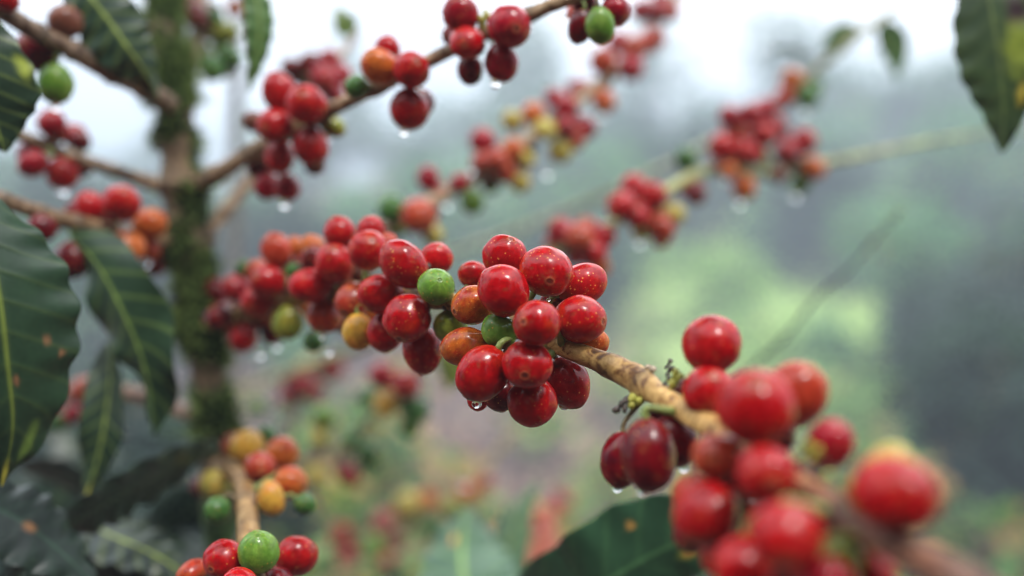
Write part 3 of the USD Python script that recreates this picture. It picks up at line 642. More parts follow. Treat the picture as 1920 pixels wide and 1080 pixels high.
CH['top_back'] = [(366, 30, 24, 22, 'D', 'f', 0.2, 0.1), (350, 8, 20, 20, 'P', 'm', -0.4, -0.6), (384, 46, 18, 18, 'P', 'm', 0.3, 0.6), (399, 33, 19, 20, 'E', 'f', 0.6, 0.1), (424, 60, 22, 18, 'L', 'm', 0.9, 0.1), (430, 106, 24, 20, 'E', 'm', 0.8, 0.4), (398, 128, 22, 22, 'E', 'f', 0.4, 0.8),
                  (440, 15, 15, 15, 'O', 'm', 0.9, -0.1), (415, 85, 18, 18, 'G', 'b', 0.5, 0.1), (378, 100, 20, 22, 'E', 'm', 0.1, 0.6), (420, 125, 18, 18, 'E', 'b', 0.4, 0.8)]
CH['foot'] = [(463, 838, 30, 29, 'Y', 'f', 0.1, -0.5), (529, 850, 27, 29, 'O', 'm', 0.7, -0.5), (488, 876, 28, 26, 'T', 'F', 0.1, 0.2), (545, 904, 28, 30, 'O', 'f', 0.7, 0.3), (508, 934, 24, 31, 'Y', 'f', 0.2, 0.9), (404, 907, 27, 28, 'W', 'f', -0.7, 0.1),
              (386, 911, 22, 24, 'D', 'b', -0.9, 0.1), (408, 956, 24, 22, 'E', 'm', -0.5, 0.8), (571, 945, 20, 20, 'E', 'b', 0.8, 0.5), (438, 834, 20, 20, 'T', 'b', -0.3, -0.8), (498, 816, 18, 15, 'E', 'B', 0, -0.9),
              (421, 1049, 34, 38, 'R', 'm', -0.6, 0.4), (485, 1036, 35, 39, 'G', 'F', -0.05, -0.72), (556, 1043, 37, 36, 'R', 'm', 0.75, -0.45), (362, 1072, 30, 22, 'T', 'b', -0.8, 0.4), (450, 1098, 34, 32, 'R', 'f', 0, 0.7), (520, 1096, 32, 30, 'D', 'm', 0.2, 0.8)]
CH['low_back'] = [(715, 704, 22, 23, 'P', 'f', -0.3, -0.6), (761, 721, 25, 26, 'R', 'f', 0.3, 0.1), (725, 755, 22, 25, 'Y', 'F', -0.1, 0.7), (690, 741, 19, 18, 'E', 'm', -0.7, 0.2), (778, 768, 26, 25, 'E', 'm', 0.7, 0.5), (768, 800, 20, 18, 'G', 'b', 0.3, 0.9),
                  (655, 892, 18, 20, 'R', 'm', 0.2, 0.8), (662, 828, 20, 18, 'E', 'f', 0, 0.3), (690, 850, 21, 20, 'E', 'f', 0.5, 0.6), (672, 806, 18, 17, 'E', 'm', 0, -0.5), (690, 868, 17, 16, 'E', 'm', 0.3, 0.8),
                  (600, 802, 18, 18, 'W', 'b', -0.3, -0.8), (606, 780, 20, 18, 'G', 'm', -0.1, -0.9), (590, 890, 16, 16, 'W', 'm', 0, 0.8)]
CH['left_under'] = [(163, 735, 24, 34, 'T', 'f', -0.2, -0.3), (136, 776, 16, 18, 'P', 'f', -0.3, 0.7), (110, 790, 20, 18, 'E', 'm', -0.4, 0.7), (190, 760, 18, 18, 'D', 'b', 0, 0.8)]
CH['litter_back'] = [(560, 720, 28, 24, 'P', 'f', -0.3, 0), (620, 690, 24, 24, 'P', 'f', 0.5, -0.4), (577, 690, 20, 18, 'W', 'm', 0, -0.8), (590, 735, 20, 20, 'P', 'm', 0.5, 0.5), (480, 762, 18, 18, 'G', 'm', -0.8, 0), (540, 745, 18, 18, 'P', 'b', -0.5, 0.5)]
CH['litter_low'] = [(560, 1050, 20, 18, 'O', 'f', 0, 0.2), (640, 1000, 20, 18, 'T', 'm', 0, -0.8), (655, 1040, 18, 18, 'P', 'm', 0.2, 0.8), (700, 1024, 20, 20, 'G', 'f', 0.3, 0.5), (722, 975, 20, 20, 'P', 'b', 0, -0.8), (742, 1012, 22, 20, 'B', 'm', 0.3, 0.8), (765, 945, 24, 22, 'W', 'm', -0.2, -0.7), (806, 990, 20, 20, 'E', 'm', 0.2, 0.8), (800, 938, 20, 20, 'O', 'b', 0, -0.8), (852, 950, 20, 18, 'L', 'f', 0.2, 0.6), (876, 925, 20, 18, 'O', 'm', 0.6, 0), (612, 1060, 20, 18, 'E', 'f', 0.2, 0.7), (905, 905, 18, 18, 'T', 'm', 0.5, 0.5)]
CH['litter_far'] = [(690, 1070, 14, 14, 'G', 'f', 0, 0.3), (720, 1050, 15, 14, 'T', 'm', 0.3, 0.6), (750, 1060, 14, 14, 'E', 'm', 0, 0.8), (900, 1000, 15, 15, 'W', 'f', 0, 0.3), (925, 1015, 15, 14, 'T', 'm', 0.3, 0.7), (960, 975, 14, 14, 'O', 'm', 0, -0.8), (1010, 985, 15, 15, 'P', 'f', 0.2, 0.6), (1035, 965, 15, 15, 'T', 'm', 0.5, 0), (1060, 940, 14, 14, 'P', 'm', 0.4, -0.5), (1000, 955, 14, 14, 'W', 'b', 0, -0.8)]
CH['mid_back'] = [(735, 393, 27, 25, 'E', 'm', -0.2, -0.9), (785, 405, 28, 36, 'T', 'f', 0.1, 0.3), (803, 335, 20, 22, 'P', 'm', -0.1, -0.95), (862, 343, 17, 17, 'P', 'm', 0, -0.8), (885, 378, 25, 18, 'G', 'm', 0.2, 0.9), (745, 425, 20, 18, 'G', 'b', -0.4, 0.7), (812, 440, 20, 18, 'W', 'b', 0.2, 0.9),
                  (905, 265, 23, 24, 'P', 'm', -0.4, -0.8), (930, 300, 23, 22, 'T', 'f', 0, 0), (960, 280, 20, 20, 'O', 'f', 0.2, -0.2), (985, 300, 18, 18, 'W', 'm', 0.6, 0.4), (975, 340, 21, 18, 'W', 'm', 0.3, 0.9), (946, 322, 22, 18, 'T', 'm', 0, 0.9), (902, 302, 20, 17, 'T', 'm', -0.7, 0.4), (920, 345, 17, 17, 'E', 'b', 0, 0.9),
                  (960, 226, 20, 18, 'W', 'm', -0.5, -0.8), (1000, 213, 21, 20, 'O', 'm', -0.2, -0.8), (1022, 242, 20, 20, 'W', 'f', 0.1, 0.3), (1060, 236, 22, 20, 'P', 'f', 0.5, 0.4), (1096, 240, 21, 20, 'P', 'm', 0.8, 0.5), (1060, 200, 21, 20, 'P', 'm', 0, -0.7), (1040, 184, 19, 18, 'P', 'b', 0, -0.8), (1050, 282, 24, 20, 'W', 'm', 0.2, 0.9), (1075, 262, 20, 20, 'T', 'm', 0.4, 0.7),
                  (1085, 170, 22, 20, 'P', 'b', -0.3, -0.8), (1132, 190, 22, 20, 'O', 'm', 0.6, 0.6), (1130, 115, 25, 22, 'T', 'm', -0.5, -0.7), (1182, 126, 24, 22, 'P', 'f', 0.4, 0.4), (1190, 90, 25, 22, 'T', 'f', 0, -0.1), (1160, 80, 22, 20, 'P', 'm', -0.5, -0.7), (1220, 76, 22, 22, 'T', 'm', 0.7, 0.2), (1205, 20, 23, 22, 'P', 'm', -0.5, -0.5), (1232, 20, 22, 20, 'P', 'f', 0, 0), (1258, 22, 18, 18, 'T', 'm', 0.6, 0.3), (1240, 2, 20, 18, 'P', 'm', -0.1, -0.7)]
CH['right_back'] = [(1053, 434, 25, 25, 'P', 'm', -0.6, -0.5), (1086, 446, 26, 26, 'T', 'f', 0, 0), (1110, 472, 28, 26, 'R', 'f', 0.2, 0.6), (1131, 442, 22, 22, 'P', 'm', 0.5, -0.4), (1100, 428, 22, 20, 'T', 'b', 0, -0.8), (1125, 500, 20, 17, 'O', 'm', 0.3, 0.9), (1080, 476, 20, 20, 'R', 'm', -0.3, 0.8), (1040, 456, 18, 18, 'T', 'b', -0.8, 0.3),
                    (1188, 352, 25, 22, 'R', 'm', -0.2, -0.9), (1225, 366, 26, 22, 'R', 'f', 0.4, -0.5), (1166, 386, 26, 28, 'R', 'f', -0.6, 0), (1194, 404, 24, 22, 'R', 'f', -0.1, 0.5), (1205, 428, 20, 20, 'W', 'm', 0, 0.9), (1240, 426, 23, 28, 'T', 'f', 0.4, 0.8), (1264, 402, 20, 20, 'W', 'm', 0.7, 0.4), (1240, 448, 18, 14, 'O', 'b', 0.2, 0.9),
                    (1304, 362, 22, 20, 'D', 'f', 0.2, 0.8), (1286, 298, 20, 20, 'E', 'm', -0.2, -0.9), (1394, 350, 20, 24, 'O', 'f', 0.3, 0.9), (1365, 318, 16, 16, 'O', 'm', 0, 0.5),
                    (1354, 275, 26, 24, 'R', 'f', -0.5, -0.4), (1392, 282, 24, 22, 'R', 'f', 0.1, 0.2), (1378, 246, 22, 20, 'T', 'm', 0, -0.8), (1414, 290, 18, 18, 'R', 'm', 0.6, 0.4), (1368, 218, 21, 18, 'P', 'm', -0.5, -0.7), (1408, 215, 24, 20, 'P', 'f', 0, -0.7), (1436, 205, 22, 20, 'P', 'm', 0.4, -0.8), (1432, 252, 20, 25, 'R', 'm', 0.5, 0), (1455, 235, 20, 20, 'P', 'b', 0.6, -0.5),
                    (1475, 284, 23, 22, 'P', 'f', -0.2, -0.1), (1506, 266, 22, 25, 'R', 'f', 0.4, -0.6), (1525, 315, 23, 20, 'O', 'f', 0.7, 0.5), (1500, 345, 20, 16, 'G', 'm', 0.2, 0.9), (1460, 328, 16, 16, 'B', 'm', -0.2, 0.8), (1392, 312, 16, 16, 'D', 'B', 0, 0)]
CH['right_top'] = [(1470, 184, 20, 18, 'T', 'f', -0.4, 0.6), (1484, 150, 21, 20, 'O', 'm', 0, -0.8), (1514, 180, 22, 22, 'E', 'f', 0.5, 0.5), (1490, 170, 16, 16, 'T', 'b', 0, 0), (1528, 160, 16, 16, 'E', 'm', 0.8, -0.2)]

fill = np.random.default_rng(909)
for key, share in (('mid_back', 0.45), ('right_back', 0.35), ('rear', 0.5), ('upper', 0.35), ('left_mid', 0.6), ('left_low', 0.4), ('top_back', 0.4), ('low_back', 0.4), ('litter_low', 0.6), ('litter_far', 0.8)):
    S = BRANCH[key]['S']
    for row in list(CH[key]):
        if fill.uniform() < share:
            j = int(np.argmin((S[:, 0] - row[0]) ** 2 + (S[:, 1] - row[1]) ** 2))
            t = fill.uniform(0.25, 0.6)
            kind = row[4] if fill.uniform() < 0.55 else ('D' if fill.uniform() < 0.6 else 'T')
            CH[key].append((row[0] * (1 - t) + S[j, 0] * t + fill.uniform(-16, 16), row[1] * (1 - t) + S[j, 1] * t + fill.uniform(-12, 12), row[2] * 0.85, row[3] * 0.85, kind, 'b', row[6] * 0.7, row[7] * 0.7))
allc = []
for key, rows in CH.items():
    b = BRANCH[key]
    for row in rows:
        px, py, rx, ry, kind, lay, nx, ny = row
        i = int(np.argmin((b['S'][:, 0] - px) ** 2 + (b['S'][:, 1] - py) ** 2))
        rp = math.sqrt(rx * ry) * (1.12 if rx < 50 else 1.09)
        z0 = b['S'][i, 2]
        allc.append(dict(key=key, px=px, py=py, rx=rx, ry=ry, rp=rp, kind=kind, nx=nx, ny=ny, i=i, zb=z0, lay={'F': 0, 'f': 1, 'm': 2, 'b': 3, 'B': 4}[lay], z=z0 + LAYER[lay] * (rp * z0 / F + 0.35 * b['R'][i])))
# nudge overlapping cherries apart along their lines of sight
for _ in range(60):
    for key in CH:
        g = [c for c in allc if c['key'] == key]
        b = BRANCH[key]
        P = np.array([at(c['px'], c['py'], c['z']) for c in g]); r = np.array([c['rp'] * c['z'] / F for c in g])
        D = np.linalg.norm(P[:, None] - P[None], axis=2); need = (r[:, None] + r[None]) * 0.97
        for a, c in np.argwhere(np.triu(D < need, 1)):
            lat = np.hypot(*((P[a] - P[c])[[0, 2]])); want = math.sqrt(max(need[a, c] ** 2 - lat ** 2, 0)); have = g[a]['z'] - g[c]['z']
            push = 0.25 * (want - abs(have)) * ((1 if have >= 0 else -1) if g[a]['lay'] == g[c]['lay'] else (1 if g[a]['lay'] > g[c]['lay'] else -1))
            if g[a]['lay'] != g[c]['lay'] and have * (g[a]['lay'] - g[c]['lay']) < 0:
                push = (0.25 if g[a]['lay'] > g[c]['lay'] else -0.25) * (want + abs(have))
            g[a]['z'] += push; g[c]['z'] -= push
        for c in g:      # not into the wood
            p = at(c['px'], c['py'], c['z']); j = int(np.argmin(((b['C'] - p) ** 2).sum(1))); d = np.linalg.norm(b['C'][j] - p); nd = c['rp'] * c['z'] / F * 0.9 + b['R'][j]
            if d < nd:
                c['z'] += 0.3 * (nd - d) * ((1 if p[1] > b['C'][j][1] else -1) if c['lay'] == 2 else 1 if c['lay'] > 2 else -1)
            c['z'] = min(max(c['z'], c['zb'] - 0.024), c['zb'] + 0.026)
for k, c in enumerate(allc):
    b = BRANCH[c['key']]
    p = at(c['px'], c['py'], c['z'])
    r = c['rp'] * c['z'] / F
    nxy = math.hypot(c['nx'], c['ny'])
    view = (p - EYE) / np.linalg.norm(p - EYE)
    right = np.cross(view, [0, 0, 1]); right /= np.linalg.norm(right); up = np.cross(right, view)
    face = math.sqrt(max(1 - min(nxy, 1) ** 2, 0))
    ax = right * c['nx'] - up * c['ny'] - view * (face if nxy < 0.9 else -0.1)
    ax /= np.linalg.norm(ax)
    # how long the cherry is, from its outline
    along = abs(c['nx']) / max(nxy, 1e-6)
    ratio = (c['rx'] / c['ry']) if along > 0.7 else (c['ry'] / c['rx'])
    st = float(np.clip(1.06 if nxy < 0.6 else ratio, 1.02, 1.38))
    rad = r / (st ** 0.5 if nxy > 0.6 else 1.0)
    s = np.cross([0.2, 0.5, 0.83], ax); s /= np.linalg.norm(s)
    R = np.stack([s, np.cross(ax, s), ax], 1)
    fine = c['key'] in ('main', 'foot', 'upper') and c['rp'] > 24
    mesh, tint = cherry_mesh(rad, st, c['kind'], 1000 + 37 * k, fine)
    owner = b['owner']
    put('cherry', mesh, 'cherry_skin', b['prim'], BASE[owner], tint=tint, mat=(R, p), label=KIND[c['kind']][3])
    # its stalk, to the nearest wood
    e = p - ax * rad * st * 0.97
    j = int(np.argmin(((b['C'] - e) ** 2).sum(1)))
    w = b['C'][j] - p; w /= np.linalg.norm(w)
    sx = -ax
    if w @ sx < 0.6:
        sx = w; e = p + w * rad * 0.9
    q = b['C'][j] + (e - b['C'][j]) / np.linalg.norm(e - b['C'][j]) * b['R'][j] * 0.8
    Lk = np.linalg.norm(q - e)
    C = spline([e - sx * rad * 0.08, e + sx * min(0.003, Lk * 0.4), q], 7)
    v, f = tube(C, np.array([1.25, 1.0, 0.95, 0.9, 0.95, 1.1, 1.5]) * rad * 0.13, 8, 0.15, 500.0)
    put('stalk', (v, f), 'stalk_skin', b['prim'], BASE[owner], tint=np.tile([0.16, 0.20, 0.045] if k % 3 else [0.13, 0.09, 0.04], (len(v), 1)))

# the trunk with its moss
TR = spline([(296, -140, 0.560, 78), (302, 0, 0.550, 72), (316, 120, 0.535, 76), (328, 220, 0.525, 80), (338, 330, 0.520, 84), (350, 440, 0.518, 98), (362, 540, 0.518, 88), (380, 640, 0.520, 82), (396, 740, 0.522, 76), (408, 830, 0.525, 74), (414, 1000, 0.53, 78), (416, 1500, 0.53, 90), (416, 2600, 0.53, 100), (416, 4300, 0.53, 130)], 220)
TC = np.array([at(*s[:3]) for s in TR]); TRr = 0.80 * TR[:, 3] / 2 * TR[:, 2] / F
v, f = tube(TC, TRr * (0.97 + 0.16 * (meshkit.fbm(TC * 28, 2, 6) - 0.5) + sum(0.22 * np.exp(-((TR[:, 1] - c) / 16.0) ** 2) for c in (195, 350, 455, 610, 800))), 36, 0.42, 75.0, 4)
k = meshkit.fbm(v * 45, 3, 2)[:, None]
green = np.clip((k - 0.42) / 0.14, 0, 1)
t = np.array([0.13, 0.085, 0.05]) * (1 - green) + np.array([0.035, 0.068, 0.013]) * green
trunk = put('trunk', (v, f), 'trunk_bark', tree, TREE_BASE, tint=t, label='trunk covered in green moss and brown bark')
q = np.random.default_rng(77)
sel = q.integers(0, 36 * 150, 26000)
pts = v[sel]; ctr = TC[sel // 36]
keep = meshkit.fbm(pts * 45, 3, 2) > q.uniform(0.44, 0.56, len(pts))
pts, ctr = pts[keep], ctr[keep]; n = len(pts)
out = pts - ctr; out /= np.linalg.norm(out, axis=1, keepdims=True)
d = out + q.normal(size=(n, 3)) * 0.5; s = np.cross(d, q.normal(size=(n, 3))); s /= np.linalg.norm(s, axis=1, keepdims=True)
pts = pts + q.normal(size=(n, 3)) * 0.0014; h = q.uniform(0.0015, 0.006, (n, 1)) * (0.5 + 1.2 * meshkit.fbm(pts * 90, 2, 5))[:, None]
V = np.stack([pts - s * 0.0008 - out * 0.001, pts + s * 0.0008 - out * 0.001, pts + d * h], 1).reshape(-1, 3)
mt = np.repeat(greens(n, 78, (0.045, 0.085, 0.014), (0.16, 0.22, 0.04)), 3, 0)
put('moss', (V, np.arange(3 * n).reshape(-1, 3)), 'moss_tuft', trunk, TREE_BASE, tint=mt, smooth=False, kind='stuff')
BT = spline([(450, -160, 1.05, 20), (444, 100, 1.0, 22), (440, 400, 0.99, 24), (440, 760, 0.99, 26), (440, 1200, 1.0, 30), (440, 2400, 1.0, 38)], 60)
BC = np.array([at(*s[:3]) for s in BT])
v, f = tube(BC, BT[:, 3] / 2 * BT[:, 2] / F, 14, 0.12, 60.0)
put('trunk', (v, f), 'trunk_bark', back, BACK_BASE, tint=np.tile([0.30, 0.27, 0.25], (len(v), 1)))


# ------------------------------------------------------------------ leaves
def leaf(owner, base, pts, wl, wr, tilt=0.0, tone=(0.035, 0.105, 0.030), tone2=(0.06, 0.15, 0.035), vein=(0.20, 0.26, 0.06), wave=0.05, spots=(), nv=9, name='leaf', nu=70, nw=13, roll=0.0, cup=0.12, parent=None, label=None, p0=0.85, waves=7.0, seed=0, veil=1.0):
    """pts: the midrib as (px, py, z); wl, wr: half widths in photograph pixels to the left and right of it; spots: (share of the length, share of the half width, size, colour)."""
    S = spline(pts, nu)
    C = np.array([at(*s) for s in S])
    T = np.gradient(C, axis=0); T /= np.linalg.norm(T, axis=1, keepdims=True)
    view = C - EYE; view /= np.linalg.norm(view, axis=1, keepdims=True)
    side = np.cross(T, view); side /= np.linalg.norm(side, axis=1, keepdims=True)
    nrm = np.cross(side, T)
    u = np.linspace(0, 1, nu)
    a = np.radians(tilt + roll * u)[:, None]
    side, nrm = side * np.cos(a) + nrm * np.sin(a), nrm * np.cos(a) - side * np.sin(a)
    prof = np.sin(math.pi * np.clip(u, 0, 1) ** p0) ** 0.8
    prof = prof * (1 - 0.25 * u ** 3) + 0.012
    k = S[:, 2] / F
    w = np.linspace(-1, 1, 2 * nw - 1)
    W = np.where(w[None] < 0, wl * w[None], wr * w[None]) * (prof * k)[:, None]
    q = np.random.default_rng(seed)
    edge = wave * np.abs(w[None]) ** 2 * np.sin(waves * 2 * math.pi * u[:, None] + np.where(w < 0, 1.3, 0.0)[None] + q.uniform(0, 6))
    vn = np.abs(((u[:, None] * nv - np.abs(w[None]) * 1.1) % 1.0) - 0.5)
    line = np.exp(-((0.5 - vn) / 0.07) ** 2)
    size = (0.5 * (wl + wr) * k)[:, None]
    H = size * (edge + cup * np.abs(w[None]) ** 1.3 * 0.8 + 0.008 * (1 - line) * (np.abs(w[None]) > 0.04) * (1 - np.abs(w[None])))
    Wd = W * (1 + 0.035 * np.sin(waves * 2 * math.pi * u[:, None] + 0.8) * np.abs(w[None]))
    V = C[:, None] + side[:, None] * Wd[..., None] + nrm[:, None] * H[..., None]
    m = meshkit.fbm(V * 70, 3, seed + 4)
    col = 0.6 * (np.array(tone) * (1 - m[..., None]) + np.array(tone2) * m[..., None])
    vv = np.clip(line * 0.35 * veil + np.exp(-(w[None] * 34) ** 2), 0, 1)[..., None]
    col = col * (1 - vv) + np.array(vein) * vv
    for su, sw, sz, sc in spots:
        d2 = (u[:, None] - su) ** 2 + ((w[None] - sw) * 0.35) ** 2
        kk = np.clip(1.6 - np.sqrt(d2) / sz - 0.9 * (meshkit.fbm(V * 160, 2, 8) - 0.5), 0, 1)[..., None]
        col = col * (1 - kk) + np.array(sc) * kk
    nc = 2 * nw - 1
    n = nu * nc
    gu = np.gradient(V, axis=0); gw = np.gradient(V, axis=1)
    N = np.cross(gw, gu); N /= np.maximum(np.linalg.norm(N, axis=2, keepdims=True), 1e-12)
    th = 0.00022
    allV = np.vstack([(V + N * th).reshape(-1, 3), (V - N * th).reshape(-1, 3)])
    i, j = np.meshgrid(np.arange(nu - 1), np.arange(nc - 1), indexing='ij')
    p = i * nc + j
    top = np.vstack([np.stack([p, p + 1, p + nc + 1], -1).reshape(-1, 3), np.stack([p, p + nc + 1, p + nc], -1).reshape(-1, 3)])
    loop = np.concatenate([np.arange(nc), np.arange(1, nu) * nc + nc - 1, (nu - 1) * nc + np.arange(nc - 2, -1, -1), np.arange(nu - 2, 0, -1) * nc])
    nx = np.roll(loop, -1)
    rim = np.vstack([np.stack([loop, loop + n, nx + n], -1), np.stack([loop, nx + n, nx], -1)])
    fc = np.vstack([top, top[:, ::-1] + n, rim])
    tint = np.vstack([col.reshape(-1, 3), col.reshape(-1, 3) * [1.25, 1.2, 1.15] + 0.008])
    return put(name, (allV, fc), 'leaf_blade', parent or owner, base, tint=tint, label=label)


BRN, ORG, YEL = (0.16, 0.075, 0.035), (0.50, 0.26, 0.06), (0.42, 0.38, 0.05)
bl = BRANCH
# left leaves
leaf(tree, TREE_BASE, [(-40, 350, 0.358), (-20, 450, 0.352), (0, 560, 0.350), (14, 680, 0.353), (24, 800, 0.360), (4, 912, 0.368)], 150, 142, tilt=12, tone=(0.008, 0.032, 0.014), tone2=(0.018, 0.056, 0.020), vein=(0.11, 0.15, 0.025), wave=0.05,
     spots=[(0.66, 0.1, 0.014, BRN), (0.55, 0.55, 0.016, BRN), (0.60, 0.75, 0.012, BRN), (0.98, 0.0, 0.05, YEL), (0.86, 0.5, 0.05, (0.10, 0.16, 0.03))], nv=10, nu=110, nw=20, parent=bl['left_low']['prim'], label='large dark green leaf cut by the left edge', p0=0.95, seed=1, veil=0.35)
leaf(tree, TREE_BASE, [(-70, -40, 0.378), (-40, 60, 0.376), (-18, 150, 0.376), (-10, 220, 0.380), (10, 285, 0.385)], 90, 82, tilt=-10, tone=(0.010, 0.032, 0.014), tone2=(0.02, 0.05, 0.02), wave=0.03, parent=bl['left_top']['prim'], label='dark leaf in the upper left at the edge', seed=2, spots=[(0.45, 0.8, 0.05, (0.2, 0.24, 0.03))], nu=70, nw=14, p0=1.3)
leaf(tree, TREE_BASE, [(120, -60, 0.44), (165, -10, 0.44), (205, 40, 0.445), (240, 90, 0.45), (272, 135, 0.46), (300, 190, 0.475)], 62, 68, tilt=18, tone=(0.010, 0.032, 0.013), tone2=(0.018, 0.05, 0.02), wave=0.12, cup=0.3, parent=bl['left_top']['prim'], label='dark curled leaf above the upper left branch', seed=3, nu=80)
leaf(tree, TREE_BASE, [(470, -60, 0.47), (482, 0, 0.47), (487, 50, 0.47), (482, 110, 0.472), (467, 172, 0.475)], 30, 30, tilt=25, tone=(0.05, 0.13, 0.03), tone2=(0.08, 0.18, 0.04), wave=0.12, parent=bl['upper']['prim'], label='narrow green leaf tip hanging at the top', seed=4, p0=0.8)
leaf(tree, TREE_BASE, [(128, 436, 0.455), (185, 500, 0.445), (228, 580, 0.44), (262, 660, 0.44), (282, 740, 0.445), (287, 815, 0.45)], 78, 84, tilt=-32, roll=-20, tone=(0.010, 0.036, 0.013), tone2=(0.018, 0.054, 0.018), vein=(0.16, 0.24, 0.05), wave=0.16, cup=0.25, waves=3.0, parent=bl['left_low']['prim'], label='folded green leaf hanging between the left leaf and the trunk', seed=5, nu=90, nw=16)
leaf(tree, TREE_BASE, [(205, 640, 0.475), (205, 720, 0.465), (195, 800, 0.46), (180, 870, 0.46), (158, 942, 0.46)], 44, 40, tilt=45, roll=-60, tone=(0.010, 0.034, 0.016), tone2=(0.018, 0.05, 0.02), wave=0.15, cup=0.3, waves=2.0, parent=bl['left_under']['prim'], label='twisted dark leaf hanging below the folded one', seed=6, spots=[(0.97, 0, 0.06, YEL)])
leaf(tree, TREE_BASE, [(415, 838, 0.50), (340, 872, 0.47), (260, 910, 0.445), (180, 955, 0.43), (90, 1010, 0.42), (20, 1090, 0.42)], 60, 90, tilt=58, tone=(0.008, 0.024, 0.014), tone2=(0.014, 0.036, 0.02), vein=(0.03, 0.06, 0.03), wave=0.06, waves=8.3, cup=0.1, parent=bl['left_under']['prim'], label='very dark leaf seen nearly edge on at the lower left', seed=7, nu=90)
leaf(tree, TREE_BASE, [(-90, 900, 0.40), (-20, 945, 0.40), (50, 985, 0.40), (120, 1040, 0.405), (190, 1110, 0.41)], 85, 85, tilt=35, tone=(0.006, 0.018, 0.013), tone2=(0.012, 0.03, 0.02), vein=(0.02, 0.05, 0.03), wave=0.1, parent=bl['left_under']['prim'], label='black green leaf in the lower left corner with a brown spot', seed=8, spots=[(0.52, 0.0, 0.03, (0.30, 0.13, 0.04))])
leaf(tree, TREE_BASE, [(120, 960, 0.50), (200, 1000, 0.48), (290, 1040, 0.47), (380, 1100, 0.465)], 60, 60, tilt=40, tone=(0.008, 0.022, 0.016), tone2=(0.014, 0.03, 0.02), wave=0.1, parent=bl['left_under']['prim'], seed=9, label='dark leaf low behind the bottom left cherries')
leaf(tree, TREE_BASE, [(660, 66, 0.60), (650, 50, 0.60), (640, 35, 0.60), (630, 10, 0.605)], 24, 24, tilt=10, tone=(0.13, 0.23, 0.06), tone2=(0.2, 0.3, 0.08), wave=0.1, parent=bl['rear']['prim'], label='small young leaf at the tip of the rear branch', seed=10, nu=30, nw=7)
leaf(tree, TREE_BASE, [(845, 640, 0.64), (852, 665, 0.64), (850, 700, 0.64), (840, 735, 0.645)], 34, 34, tilt=15, tone=(0.22, 0.30, 0.05), tone2=(0.3, 0.34, 0.06), wave=0.1, parent=bl['low_back']['prim'], label='yellow green leaf behind the sharp cherries', seed=11, nu=30, nw=7)
# dark foliage low on the tree, below the curled leaves
lr = np.random.default_rng(31)
for kq in range(30):
    px, py, z = lr.uniform(-60, 400), lr.uniform(880, 1230), lr.uniform(0.47, 0.85)
    if px > 300 and py < 960:
        px -= 200
    an = lr.uniform(-0.9, 3.6); ln_ = lr.uniform(0.07, 0.11) / z * F
    e = np.array([math.cos(an), math.sin(an)]) * ln_ * 0.5
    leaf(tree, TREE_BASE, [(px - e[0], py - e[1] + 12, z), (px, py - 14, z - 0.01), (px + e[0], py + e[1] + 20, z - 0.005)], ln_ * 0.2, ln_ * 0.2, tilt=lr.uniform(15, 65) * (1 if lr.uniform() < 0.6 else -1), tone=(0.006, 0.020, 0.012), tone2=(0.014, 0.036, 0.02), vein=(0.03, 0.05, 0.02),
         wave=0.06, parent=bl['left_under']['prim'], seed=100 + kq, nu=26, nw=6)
# the crown that goes on above the picture
uq = np.random.default_rng(64)
up = crown_points(330, 0.52, 0.36, 65) + TREE_BASE + [0.10, 0.02, 1.80]
v, f, t = blade_cloud(330, up, 0.14, greens(330, 66, (0.014, 0.045, 0.018), (0.03, 0.08, 0.03)), seed=67)
put('crown', (v, f), 'bush_leaf', tree, TREE_BASE, tint=t, smooth=False, kind='stuff')
# the far twig's leaves
leaf(back, BACK_BASE, [(1612, 62, 0.72), (1590, 64, 0.72), (1565, 74, 0.72), (1542, 94, 0.72)], 24, 30, tilt=5, tone=(0.03, 0.10, 0.03), tone2=(0.05, 0.14, 0.04), parent=bl['right_top']['prim'], seed=12, nu=30, nw=7, label='small dark leaf left of the twig tip')
leaf(back, BACK_BASE, [(1645, 50, 0.72), (1668, 66, 0.72), (1680, 100, 0.72), (1680, 148, 0.72)], 27, 27, tilt=5, tone=(0.03, 0.10, 0.03), tone2=(0.05, 0.14, 0.04), parent=bl['right_top']['prim'], seed=13, nu=30, nw=7, label='small hanging leaf right of the twig tip')
leaf(back, BACK_BASE, [(1540, 120, 0.73), (1505, 100, 0.735), (1465, 92, 0.74), (1425, 108, 0.74)], 9, 12, tilt=60, tone=(0.03, 0.09, 0.03), tone2=(0.05, 0.13, 0.04), parent=bl['right_top']['prim'], seed=14, nu=30, nw=7, label='thin leaf seen edge on left of the twig')

